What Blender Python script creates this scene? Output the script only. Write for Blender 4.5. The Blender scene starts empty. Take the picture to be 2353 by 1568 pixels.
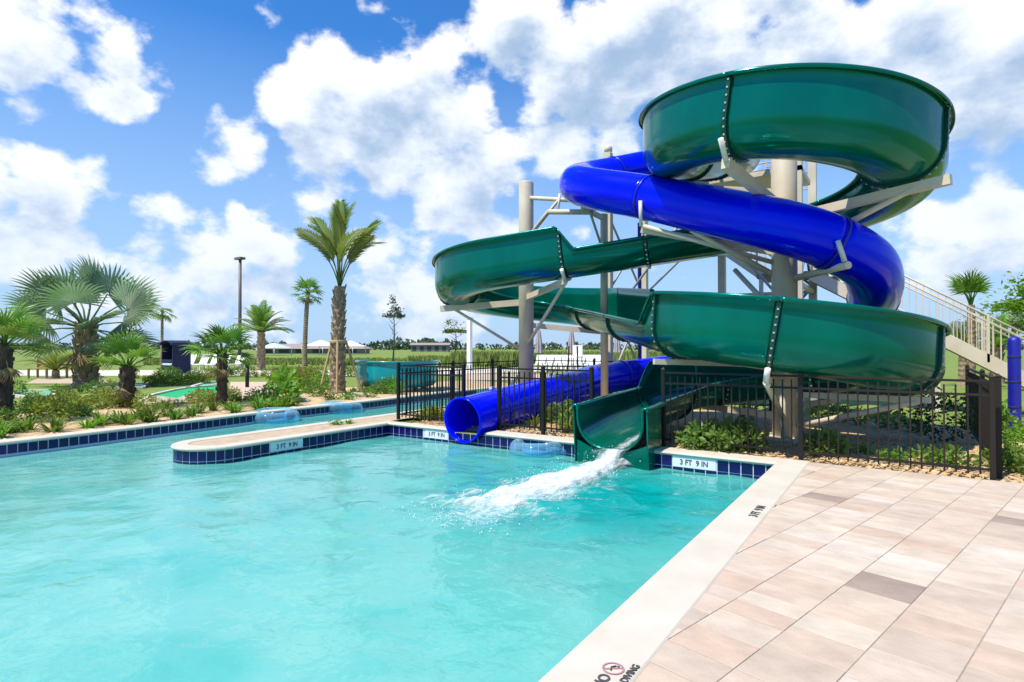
import bpy, bmesh, math, random
from mathutils import Vector, Matrix, Euler, noise as mnoise
R = math.radians
random.seed(11)
sc = bpy.context.scene
C = sc.collection

# ------------------------------------------------------------------ camera, sky, sun, exposure
# World axes: u (x) runs along the pool's back wall, v (y) away from it into the planting, z up. Deck = 0.
YAW, PITCH, CAMH, FPX = R(33.9), R(0.6), 1.5, 1333.0        # FPX: focal length for a frame 2353 wide
cam = bpy.data.cameras.new('camera'); camo = bpy.data.objects.new('camera', cam); C.objects.link(camo)
camo.location = (0, 0, CAMH); camo.rotation_euler = (R(90) + PITCH, 0, YAW)
cam.sensor_width = 36; cam.lens = 36 * FPX / 2353; cam.clip_end = 3000; cam.clip_start = .05
sc.camera = camo
CR = Euler((R(90) + PITCH, 0, YAW)).to_matrix()
def ray(px, py): return CR @ Vector(((px - 1176.5) / FPX, (784 - py) / FPX, -1))
def G(px, py, z=0.0):
    d = ray(px, py); t = (z - CAMH) / d.z
    return Vector((d.x * t, d.y * t, z))
def A(px, depth, z=0.0):
    X = (px - 1176.5) / FPX * depth; c, s = math.cos(YAW), math.sin(YAW)
    return Vector((c * X - s * depth, s * X + c * depth, z))

sd = Vector((-.16, -.44, .88)).normalized()
sun = bpy.data.lights.new('sun', 'SUN'); sun.energy = 4.1; sun.angle = R(.6); sun.color = (1, .93, .80)
suno = bpy.data.objects.new('sun', sun); C.objects.link(suno); suno.rotation_euler = sd.to_track_quat('Z', 'Y').to_euler()

sc.view_settings.view_transform = 'Standard'; sc.view_settings.look = 'None'
sc.view_settings.exposure = 0.55; sc.view_settings.gamma = 1
sc.cycles.use_denoising = True
sc.cycles.max_bounces = 8; sc.cycles.transparent_max_bounces = 16
sc.cycles.caustics_reflective = False; sc.cycles.caustics_refractive = False

world = bpy.data.worlds.new('World'); sc.world = world; world.use_nodes = True
# cumulus heaps of the sky: direction given by pixel, angular radius (pixels), weight
BLOBS = [(650,262,78,.9),(745,190,84,.95),(850,230,105,1.0),(990,165,92,1.0),(1030,260,120,.9),(900,310,130,.85),(720,310,90,.7),
      (490,350,100,.72),(600,395,85,.62),(720,390,90,.5),(60,60,160,.8),(220,130,120,.75),(330,195,65,.6),
      (30,430,125,.95),(140,490,105,.8),(50,570,130,.7),
      (1200,70,125,.85),(1360,140,165,1.0),(1530,80,170,1.0),(1760,90,175,1.05),(2060,110,180,1.0),(2300,160,170,1.0),(2250,330,130,.6),
      (1265,310,115,.85),(1130,395,110,.85),(1020,460,85,.75),(1390,250,120,.75),(1180,520,140,.55),
      (2290,520,85,.85),(350,520,66,.7),(570,535,75,.7),(645,580,70,.75),(450,640,140,.65),(900,620,160,.65),(2150,620,150,.55),(250,690,130,.6),(640,700,140,.6),(1000,700,120,.6)]
def cloud_group(full):
    g = bpy.data.node_groups.new('cloud_density', 'ShaderNodeTree')
    g.interface.new_socket('dir', in_out='INPUT', socket_type='NodeSocketVector')
    g.interface.new_socket('dens', in_out='OUTPUT', socket_type='NodeSocketFloat')
    N, L = g.nodes, g.links
    gi = N.new('NodeGroupInput'); go = N.new('NodeGroupOutput'); wd = gi.outputs[0]
    if full:
        warp = N.new('ShaderNodeTexNoise'); warp.inputs['Scale'].default_value = 7; warp.inputs['Detail'].default_value = 3
        L.new(gi.outputs[0], warp.inputs['Vector'])
        ws = N.new('ShaderNodeVectorMath'); ws.operation = 'MULTIPLY_ADD'
        ws.inputs[1].default_value = (.09, .09, .09); L.new(warp.outputs['Color'], ws.inputs[0])
        off = N.new('ShaderNodeVectorMath'); off.operation = 'SUBTRACT'; off.inputs[1].default_value = (.045, .045, .045)
        L.new(gi.outputs[0], off.inputs[0]); L.new(off.outputs[0], ws.inputs[2]); wd = ws.outputs[0]
    cur = None
    for (px, py, r, w) in BLOBS:
        d0 = ray(px, py).normalized(); rr = r / FPX * 1.15 * (ray(px, py).length ** -1)
        ds = N.new('ShaderNodeVectorMath'); ds.operation = 'DISTANCE'; ds.inputs[1].default_value = d0; L.new(wd, ds.inputs[0])
        mr = N.new('ShaderNodeMapRange'); mr.interpolation_type = 'SMOOTHSTEP'
        mr.inputs['From Min'].default_value = rr * 1.55; mr.inputs['From Max'].default_value = rr * .25
        mr.inputs['To Min'].default_value = 0; mr.inputs['To Max'].default_value = w
        L.new(ds.outputs['Value'], mr.inputs['Value'])
        if cur is None: cur = mr.outputs[0]
        else:
            mx = N.new('ShaderNodeMath'); mx.operation = 'SMOOTH_MAX'; mx.inputs[2].default_value = .25
            L.new(cur, mx.inputs[0]); L.new(mr.outputs[0], mx.inputs[1]); cur = mx.outputs[0]
    n1 = N.new('ShaderNodeTexNoise'); n1.inputs['Scale'].default_value = 9; n1.inputs['Detail'].default_value = 8 if full else 5; n1.inputs['Roughness'].default_value = .58
    st = N.new('ShaderNodeVectorMath'); st.operation = 'MULTIPLY'; st.inputs[1].default_value = (1, 1, 1.5); L.new(gi.outputs[0], st.inputs[0]); L.new(st.outputs[0], n1.inputs['Vector'])
    a = N.new('ShaderNodeMath'); a.operation = 'MULTIPLY_ADD'; a.inputs[1].default_value = 1.8; a.inputs[2].default_value = -.9; L.new(n1.outputs[0], a.inputs[0]); s1 = a
    if full:
        vo = N.new('ShaderNodeTexVoronoi'); vo.inputs['Scale'].default_value = 17; L.new(wd, vo.inputs['Vector'])
        b = N.new('ShaderNodeMath'); b.operation = 'MULTIPLY_ADD'; b.inputs[1].default_value = -.55; b.inputs[2].default_value = .22; L.new(vo.outputs['Distance'], b.inputs[0])
        s1 = N.new('ShaderNodeMath'); s1.operation = 'ADD'; L.new(a.outputs[0], s1.inputs[0]); L.new(b.outputs[0], s1.inputs[1])
    n2 = N.new('ShaderNodeTexNoise'); n2.inputs['Scale'].default_value = 2.6; n2.inputs['Detail'].default_value = 2; L.new(gi.outputs[0], n2.inputs['Vector'])
    c2 = N.new('ShaderNodeMath'); c2.operation = 'MULTIPLY_ADD'; c2.inputs[1].default_value = .55; c2.inputs[2].default_value = -.16; L.new(n2.outputs[0], c2.inputs[0])
    mx = N.new('ShaderNodeMath'); mx.operation = 'MAXIMUM'; L.new(cur, mx.inputs[0]); L.new(c2.outputs[0], mx.inputs[1])
    s2 = N.new('ShaderNodeMath'); s2.operation = 'ADD'; L.new(mx.outputs[0], s2.inputs[0]); L.new(s1.outputs[0], s2.inputs[1])
    L.new(s2.outputs[0], go.inputs[0])
    return g
def build_world():
    nt = world.node_tree; N, L = nt.nodes, nt.links; N.clear()
    out = N.new('ShaderNodeOutputWorld'); bg = N.new('ShaderNodeBackground'); L.new(bg.outputs[0], out.inputs[0])
    sky = N.new('ShaderNodeTexSky'); sky.sky_type = 'NISHITA'; sky.sun_disc = False
    sky.sun_elevation = math.asin(sd.z); sky.sun_rotation = math.atan2(sd.x, sd.y)
    sky.air_density = 1.0; sky.dust_density = .3; sky.ozone_density = 3.0
    hs = N.new('ShaderNodeHueSaturation'); hs.inputs['Saturation'].default_value = 1.28; hs.inputs['Value'].default_value = 1.2; L.new(sky.outputs[0], hs.inputs['Color'])
    vb = N.new('ShaderNodeMix'); vb.data_type = 'RGBA'; vb.blend_type = 'MULTIPLY'; vb.inputs[0].default_value = 1; L.new(hs.outputs[0], vb.inputs[6]); vb.inputs[7].default_value = (.80, 1.10, 1.32, 1)
    tc = N.new('ShaderNodeTexCoord')
    d1 = N.new('ShaderNodeGroup'); d1.node_tree = cloud_group(True); L.new(tc.outputs['Generated'], d1.inputs[0])
    up = N.new('ShaderNodeVectorMath'); up.operation = 'ADD'; up.inputs[1].default_value = Vector((-.006, -.012, .046)); L.new(tc.outputs['Generated'], up.inputs[0])
    nrm = N.new('ShaderNodeVectorMath'); nrm.operation = 'NORMALIZE'; L.new(up.outputs[0], nrm.inputs[0])
    d2 = N.new('ShaderNodeGroup'); d2.node_tree = cloud_group(False); L.new(nrm.outputs[0], d2.inputs[0])
    cov = N.new('ShaderNodeMapRange'); cov.interpolation_type = 'SMOOTHSTEP'; cov.inputs['From Min'].default_value = .30; cov.inputs['From Max'].default_value = .62; L.new(d1.outputs[0], cov.inputs['Value'])
    sh = N.new('ShaderNodeMapRange'); sh.interpolation_type = 'SMOOTHSTEP'; sh.inputs['From Min'].default_value = .40; sh.inputs['From Max'].default_value = 1.22; L.new(d2.outputs[0], sh.inputs['Value'])
    # fine relief inside the cloud
    cr = N.new('ShaderNodeValToRGB'); L.new(sh.outputs[0], cr.inputs[0])
    e = cr.color_ramp.elements; e[0].position = 0; e[0].color = (8.6, 8.7, 8.9, 1); e[1].position = 1; e[1].color = (3.0, 4.2, 6.0, 1)
    m = e.new(.4); m.color = (6.7, 7.25, 8.1, 1)
    # cloud air: white haze low over the horizon
    sep = N.new('ShaderNodeSeparateXYZ'); L.new(tc.outputs['Generated'], sep.inputs[0])
    hz = N.new('ShaderNodeMapRange'); hz.inputs['From Min'].default_value = .46; hz.inputs['From Max'].default_value = .0; hz.inputs['To Min'].default_value = 0; hz.inputs['To Max'].default_value = .88; L.new(sep.outputs[2], hz.inputs['Value'])
    mh = N.new('ShaderNodeMix'); mh.data_type = 'RGBA'; L.new(hz.outputs[0], mh.inputs[0]); L.new(vb.outputs[2], mh.inputs[6]); mh.inputs[7].default_value = (2.9, 4.5, 7.0, 1)
    mx = N.new('ShaderNodeMix'); mx.data_type = 'RGBA'; L.new(cov.outputs[0], mx.inputs[0]); L.new(mh.outputs[2], mx.inputs[6]); L.new(cr.outputs[0], mx.inputs[7])
    hm = N.new('ShaderNodeMath'); hm.operation = 'MULTIPLY'; hm.inputs[1].default_value = .5; L.new(hz.outputs[0], hm.inputs[0])
    mf = N.new('ShaderNodeMix'); mf.data_type = 'RGBA'; L.new(hm.outputs[0], mf.inputs[0]); L.new(mx.outputs[2], mf.inputs[6]); mf.inputs[7].default_value = (4.2, 5.5, 7.4, 1)
    L.new(mf.outputs[2], bg.inputs[0]); bg.inputs[1].default_value = .09
build_world()
world.cycles.sampling_method = 'MANUAL'; world.cycles.sample_map_resolution = 256

# ------------------------------------------------------------------ helpers
def srgb(r, g, b):
    f = lambda c: (c / 255 / 12.92) if c / 255 <= .04045 else ((c / 255 + .055) / 1.055) ** 2.4
    return (f(r), f(g), f(b))
MATS = {}
def mat(name, col, rough=.5, col2=None, nscale=6, ndetail=4, bump=0, bscale=40, coat=0, metal=0, rand=0, transl=0, spec=.5, lo=.35, hi=.65, stretch=None, tint=None):
    m = bpy.data.materials.new(name); m.use_nodes = True; MATS[name] = m
    nt = m.node_tree; N, L = nt.nodes, nt.links; p = N['Principled BSDF']; out = N['Material Output']
    p.inputs['Roughness'].default_value = rough; p.inputs['Metallic'].default_value = metal
    p.inputs['Specular IOR Level'].default_value = spec; p.inputs['Coat Weight'].default_value = coat; p.inputs['Coat Roughness'].default_value = .06
    if tint: p.inputs['Specular Tint'].default_value = (*tint, 1)
    tc = N.new('ShaderNodeTexCoord'); vec = tc.outputs['Object']
    if stretch:
        mp = N.new('ShaderNodeMapping'); mp.inputs['Scale'].default_value = stretch; L.new(vec, mp.inputs[0]); vec = mp.outputs[0]
    rgb = N.new('ShaderNodeRGB'); rgb.outputs[0].default_value = (*col, 1); cs = rgb.outputs[0]
    if col2:
        n = N.new('ShaderNodeTexNoise'); n.inputs['Scale'].default_value = nscale; n.inputs['Detail'].default_value = ndetail; L.new(vec, n.inputs['Vector'])
        mr = N.new('ShaderNodeMapRange'); mr.inputs['From Min'].default_value = lo; mr.inputs['From Max'].default_value = hi; L.new(n.outputs[0], mr.inputs[0])
        mx = N.new('ShaderNodeMix'); mx.data_type = 'RGBA'; L.new(mr.outputs[0], mx.inputs[0]); L.new(cs, mx.inputs[6]); mx.inputs[7].default_value = (*col2, 1); cs = mx.outputs[2]
    if rand:
        oi = N.new('ShaderNodeObjectInfo'); mr = N.new('ShaderNodeMapRange'); mr.inputs['To Min'].default_value = 1 - rand; mr.inputs['To Max'].default_value = 1 + rand; L.new(oi.outputs['Random'], mr.inputs[0])
        hv = N.new('ShaderNodeHueSaturation'); L.new(mr.outputs[0], hv.inputs['Value']); L.new(cs, hv.inputs['Color'])
        m2 = N.new('ShaderNodeMath'); m2.operation = 'MULTIPLY_ADD'; m2.inputs[1].default_value = rand * .12; m2.inputs[2].default_value = .5 - rand * .06; L.new(oi.outputs['Random'], m2.inputs[0]); L.new(m2.outputs[0], hv.inputs['Hue'])
        cs = hv.outputs[0]
    L.new(cs, p.inputs['Base Color'])
    if bump:
        n = N.new('ShaderNodeTexNoise'); n.inputs['Scale'].default_value = bscale; n.inputs['Detail'].default_value = 5; L.new(vec, n.inputs['Vector'])
        b = N.new('ShaderNodeBump'); b.inputs['Strength'].default_value = bump; b.inputs['Distance'].default_value = .02; L.new(n.outputs[0], b.inputs['Height']); L.new(b.outputs[0], p.inputs['Normal'])
    if transl:
        t = N.new('ShaderNodeBsdfTranslucent'); L.new(cs, t.inputs[0]); ms = N.new('ShaderNodeMixShader'); ms.inputs[0].default_value = transl
        L.new(p.outputs[0], ms.inputs[1]); L.new(t.outputs[0], ms.inputs[2]); L.new(ms.outputs[0], out.inputs[0])
    return m

LOC = {}
class MB:
    def __init__(s): s.v = []; s.f = []; s.sm = []
    def add(s, vs, fs, smooth=False):
        o = len(s.v); s.v += [Vector(p) for p in vs]
        for f in fs: s.f.append([i + o for i in f]); s.sm.append(smooth)
        return s
    def box(s, x0, x1, y0, y1, z0, z1, M=None):
        vs = [Vector(p) for p in ((x0,y0,z0),(x1,y0,z0),(x1,y1,z0),(x0,y1,z0),(x0,y0,z1),(x1,y0,z1),(x1,y1,z1),(x0,y1,z1))]
        if M: vs = [M @ p for p in vs]
        return s.add(vs, [(3,2,1,0),(4,5,6,7),(0,1,5,4),(1,2,6,5),(2,3,7,6),(3,0,4,7)])
    def bar(s, p0, p1, w, h=None):          # square bar between two points
        h = h or w; p0, p1 = Vector(p0), Vector(p1); t = (p1 - p0).normalized()
        up = Vector((0, 0, 1)) if abs(t.z) < .95 else Vector((0, 1, 0))
        a = t.cross(up).normalized() * w / 2; b = a.cross(t).normalized() * h / 2
        vs = [p0-a-b, p0+a-b, p0+a+b, p0-a+b, p1-a-b, p1+a-b, p1+a+b, p1-a+b]
        return s.add(vs, [(3,2,1,0),(4,5,6,7),(0,1,5,4),(1,2,6,5),(2,3,7,6),(3,0,4,7)])
    def tube(s, pts, rad, n=12, caps=True, smooth=True):
        pts = [Vector(p) for p in pts]; k = len(pts); rs = rad if isinstance(rad, (list, tuple)) else [rad] * k
        o = len(s.v); ref = None
        for i, p in enumerate(pts):
            t = (pts[min(i+1, k-1)] - pts[max(i-1, 0)]).normalized()
            if ref is None: ref = Vector((0,0,1)) if abs(t.z) < .9 else Vector((1,0,0))
            a = (ref - t * ref.dot(t)).normalized(); ref = a; b = t.cross(a)
            for j in range(n):
                th = 2 * math.pi * j / n; s.v.append(p + (a * math.cos(th) + b * math.sin(th)) * rs[i])
        for i in range(k-1):
            for j in range(n):
                s.f.append([o+i*n+j, o+i*n+(j+1)%n, o+(i+1)*n+(j+1)%n, o+(i+1)*n+j]); s.sm.append(smooth)
        if caps:
            s.f.append([o+j for j in range(n)][::-1]); s.sm.append(False)
            s.f.append([o+(k-1)*n+j for j in range(n)]); s.sm.append(False)
        return s
    def lathe(s, prof, n=16, c=(0,0,0), smooth=True):
        o = len(s.v); c = Vector(c)
        for (r, z) in prof:
            for j in range(n):
                th = 2*math.pi*j/n; s.v.append(c + Vector((r*math.cos(th), r*math.sin(th), z)))
        for i in range(len(prof)-1):
            for j in range(n): s.f.append([o+i*n+j, o+i*n+(j+1)%n, o+(i+1)*n+(j+1)%n, o+(i+1)*n+j]); s.sm.append(smooth)
        s.f.append([o+j for j in range(n)][::-1]); s.sm.append(False)
        s.f.append([o+(len(prof)-1)*n+j for j in range(n)]); s.sm.append(False)
        return s
    def prism(s, poly, z0, z1, inset=0):
        k = len(poly); cx = sum(p[0] for p in poly)/k; cy = sum(p[1] for p in poly)/k
        o = len(s.v)
        def ins(p, d):
            dx, dy = p[0]-cx, p[1]-cy; l = math.hypot(dx, dy) or 1; return (p[0]-dx/l*d, p[1]-dy/l*d)
        for p in poly: s.v.append(Vector((p[0], p[1], z0)))
        for p in poly: s.v.append(Vector((p[0], p[1], z1 - inset)))
        lv = 2
        if inset:
            for p in poly: q = ins(p, inset*1.4); s.v.append(Vector((q[0], q[1], z1)))
            lv = 3
        for l in range(lv-1):
            for j in range(k): s.f.append([o+l*k+j, o+l*k+(j+1)%k, o+(l+1)*k+(j+1)%k, o+(l+1)*k+j]); s.sm.append(False)
        s.f.append([o+(lv-1)*k+j for j in range(k)]); s.sm.append(False)
        return s
    def mesh(s, name, off=None):
        me = bpy.data.meshes.new(name); off = off or Vector((0,0,0))
        me.from_pydata([tuple(p - off) for p in s.v], [], s.f)
        me.polygons.foreach_set('use_smooth', s.sm); me.update(); return me
    def build(s, name, m, parent=None, loc=None):
        off = Vector(LOC[parent.name]) if parent is not None and parent.name in LOC else None
        if loc is not None: off = Vector(loc)
        me = s.mesh(name, off); o = bpy.data.objects.new(name, me); C.objects.link(o)
        me.materials.append(m if not isinstance(m, str) else MATS[m])
        if parent is not None: o.parent = parent; LOC[o.name] = off or Vector((0,0,0))
        if loc is not None and parent is None: o.location = loc; LOC[o.name] = Vector(loc)
        return o
def tag(o, label=None, cat=None, group=None, kind=None):
    if label: o['label'] = label
    if cat: o['category'] = cat
    if group: o['group'] = group
    if kind: o['kind'] = kind
    return o
def thing(name, label, cat, loc=(0,0,0), group=None):
    o = bpy.data.objects.new(name, None); C.objects.link(o); o.location = loc; LOC[o.name] = Vector(loc)
    o.empty_display_size = .1
    return tag(o, label, cat, group)
def place(me, name, parent, loc, rot=(0,0,0), scale=1):
    o = bpy.data.objects.new(name, me); C.objects.link(o); o.parent = parent; o.location = loc; o.rotation_euler = rot
    o.scale = (scale,)*3 if not isinstance(scale, (tuple, list)) else scale
    return o
def recalc(o):
    bm = bmesh.new(); bm.from_mesh(o.data); bmesh.ops.recalc_face_normals(bm, faces=bm.faces); bm.to_mesh(o.data); bm.free()

# ------------------------------------------------------------------ materials
mat('grass', (.13,.20,.024), .9, (.19,.25,.035), 1.2, 6, bump=.6, bscale=25)
mat('mulch', (.66,.49,.28), .95, (.44,.29,.14), 9, 8, bump=1.0, bscale=22)
mat('sand', (.52,.42,.30), .95, (.42,.32,.21), 5, 6, bump=.5, bscale=50)
mat('joint_sand', (.40,.35,.28), .95, (.30,.26,.20), 14, 5)
mat('coping', (.60,.55,.465), .75, (.53,.475,.385), 3, 9, bump=.12, bscale=90, lo=.3, hi=.7)
mat('grout', (.58,.60,.66), .8)
mat('tile_navy', (.003,.004,.055), .15, (.006,.007,.10), 9, 3, rand=.25, spec=.35)
mat('tile_white', (.75,.76,.78), .25)
mat('ink', (.07,.07,.075), .6)
mat('red_ink', (.42,.20,.24), .6)
mat('plaster', (.30,.66,.66), .7, (.25,.58,.60), 1.5, 4)
mat('green_slide', (.0,.105,.066), .17, (.0,.078,.046), 1.6, 6, spec=.9, tint=(.12,1,.97), stretch=(1,1,.45))
mat('green_flange', (.0,.055,.032), .35)
mat('bolt', (.55,.58,.56), .35, metal=.6)
mat('blue_slide', (.0,.006,.95), .17, (.0,.004,.84), 1.4, 6, spec=.6, tint=(.2,.4,1), stretch=(1,1,.5))
mat('blue_flange', (.0,.010,.40), .3)
mat('beige_steel', (.68,.60,.46), .5, (.58,.50,.36), 2.2, 6, bump=.04)
mat('pale_steel', (.70,.66,.60), .45)
mat('grey_steel', (.36,.36,.35), .45)
mat('fence_black', (.010,.010,.010), .5, spec=.3)
mat('fence_brown', (.020,.015,.011), .6, spec=.3)
mat('tread', (.26,.21,.18), .8, (.20,.16,.14), 8, 4)
mat('wood', (.50,.36,.19), .8, (.38,.26,.13), 3, 6, stretch=(1,1,.2))
mat('white_paint', (.80,.80,.78), .5)
mat('white_mesh', (.74,.76,.72), .7)
mat('canvas', (.78,.77,.72), .8)
mat('canvas_blue', (.48,.62,.72), .7)
mat('umbrella_cloth', (.42,.40,.42), .9, (.33,.30,.33), 4, 3)
mat('navy_cloth', (.010,.016,.06), .8)
mat('blue_pad', (.008,.012,.36), .5, (.006,.010,.28), 5, 3, bump=.1)
mat('dark_pole', (.13,.11,.10), .5)
mat('concrete', (.66,.60,.50), .85, (.58,.52,.43), 2, 6, bump=.2, bscale=60)
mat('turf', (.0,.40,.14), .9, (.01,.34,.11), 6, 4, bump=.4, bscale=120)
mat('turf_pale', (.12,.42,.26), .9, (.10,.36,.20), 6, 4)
mat('pink_paver', (.60,.45,.34), .85, (.52,.38,.28), 4, 6)
mat('teal_slide', (.0,.34,.38), .25, (.0,.29,.34), 1, 3, coat=.5)
mat('teal_dark', (.0,.10,.12), .3)
mat('far_trees', (.05,.085,.05), .95, (.085,.12,.065), .12, 6)
mat('far_wall', (.26,.25,.24), .9, (.20,.20,.20), .2, 4)
mat('far_roof', (.30,.25,.23), .9)
mat('dark_void', (.05,.055,.06), .8)
mat('palm_green', (.12,.27,.025), .45, (.19,.32,.04), 2, 3, rand=.28, transl=.42)
mat('palm_dark', (.085,.22,.02), .45, (.15,.27,.03), 2, 3, rand=.3, transl=.38)
mat('palm_silver', (.27,.36,.24), .5, (.18,.30,.12), 1.5, 3, rand=.25, transl=.35)
mat('palm_olive', (.15,.23,.028), .5, (.24,.26,.05), 2, 3, rand=.3, transl=.42)
mat('dead_frond', (.33,.24,.11), .8, (.22,.15,.06), 3, 3, rand=.2)
mat('trunk_tan', (.36,.28,.18), .9, (.20,.135,.08), 7, 6, bump=.8, bscale=25)
mat('trunk_dark', (.095,.072,.05), .95, (.045,.033,.024), 8, 6, bump=.9, bscale=30)
mat('boot', (.30,.22,.13), .9, (.19,.13,.07), 5, 4)
mat('bark', (.12,.09,.06), .9)
mat('leaf', (.11,.23,.02), .5, (.18,.31,.04), 3, 3, rand=.3, transl=.42)
mat('leaf_bright', (.15,.32,.02), .5, (.22,.39,.035), 3, 3, rand=.25, transl=.45)
mat('leaf_yellow', (.28,.30,.03), .5, (.20,.28,.03), 3, 3, rand=.25, transl=.45)
mat('leaf_dark', (.022,.07,.014), .4, (.035,.09,.018), 3, 3, rand=.3, transl=.25)
mat('leaf_pale', (.22,.34,.06), .5, (.11,.22,.03), 5, 3, rand=.25, transl=.42)
mat('leaf_grey', (.06,.085,.05), .6, (.09,.11,.06), 3, 3, rand=.3)
mat('bronze_leaf', (.055,.022,.014), .5, (.08,.05,.02), 4, 3)
mat('tall_grass', (.15,.21,.03), .8, (.23,.28,.06), 1, 4, transl=.2)
mat('stone', (.50,.42,.32), .9, (.38,.32,.25), 4, 6, bump=.5, bscale=20)
mat('blue_rail', (.02,.04,.30), .5)
def paver_mat():
    m = bpy.data.materials.new('paver'); m.use_nodes = True; MATS['paver'] = m
    N, L = m.node_tree.nodes, m.node_tree.links; p = N['Principled BSDF']; p.inputs['Roughness'].default_value = .75; p.inputs['Specular IOR Level'].default_value = .3
    oi = N.new('ShaderNodeAttribute'); oi.attribute_name = 'rnd'; cr = N.new('ShaderNodeValToRGB'); L.new(oi.outputs['Fac'], cr.inputs[0])
    cr.color_ramp.interpolation = 'CONSTANT'; e = cr.color_ramp.elements
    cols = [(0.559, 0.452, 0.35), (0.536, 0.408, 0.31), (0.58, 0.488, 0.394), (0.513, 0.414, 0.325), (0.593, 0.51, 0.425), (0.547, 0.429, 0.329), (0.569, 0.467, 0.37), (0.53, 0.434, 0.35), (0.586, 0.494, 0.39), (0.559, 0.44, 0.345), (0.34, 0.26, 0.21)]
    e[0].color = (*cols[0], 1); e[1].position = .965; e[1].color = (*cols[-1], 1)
    for i, c in enumerate(cols[1:-1]):
        q = e.new((i+1)/10*.965); q.color = (*c, 1)
    tc = N.new('ShaderNodeTexCoord'); ad = N.new('ShaderNodeVectorMath'); ad.operation = 'ADD'
    cb = N.new('ShaderNodeCombineXYZ'); mu = N.new('ShaderNodeMath'); mu.operation = 'MULTIPLY'; mu.inputs[1].default_value = 40; L.new(oi.outputs['Fac'], mu.inputs[0]); L.new(mu.outputs[0], cb.inputs[2])
    L.new(tc.outputs['Object'], ad.inputs[0]); L.new(cb.outputs[0], ad.inputs[1])
    mp = N.new('ShaderNodeMapping'); mp.inputs['Scale'].default_value = (1.2, 1.9, 1); mp.inputs['Rotation'].default_value = (0, 0, R(14)); L.new(ad.outputs[0], mp.inputs[0])
    n = N.new('ShaderNodeTexNoise'); n.inputs['Scale'].default_value = 3.2; n.inputs['Detail'].default_value = 7; n.inputs['Roughness'].default_value = .62; L.new(mp.outputs[0], n.inputs['Vector'])
    mr = N.new('ShaderNodeMapRange'); mr.inputs['From Min'].default_value = .3; mr.inputs['From Max'].default_value = .75; mr.inputs['To Min'].default_value = .80; mr.inputs['To Max'].default_value = 1.12; L.new(n.outputs[0], mr.inputs[0])
    mm = N.new('ShaderNodeMix'); mm.data_type = 'RGBA'; mm.blend_type = 'MULTIPLY'; mm.inputs[0].default_value = 1; L.new(cr.outputs[0], mm.inputs[6]); L.new(mr.outputs[0], mm.inputs[7]); L.new(mm.outputs[2], p.inputs['Base Color'])
    n2 = N.new('ShaderNodeTexNoise'); n2.inputs['Scale'].default_value = 60; n2.inputs['Detail'].default_value = 4; L.new(tc.outputs['Object'], n2.inputs['Vector'])
    b = N.new('ShaderNodeBump'); b.inputs['Strength'].default_value = .25; b.inputs['Distance'].default_value = .01; L.new(n2.outputs[0], b.inputs['Height']); L.new(b.outputs[0], p.inputs['Normal'])
paver_mat()
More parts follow.
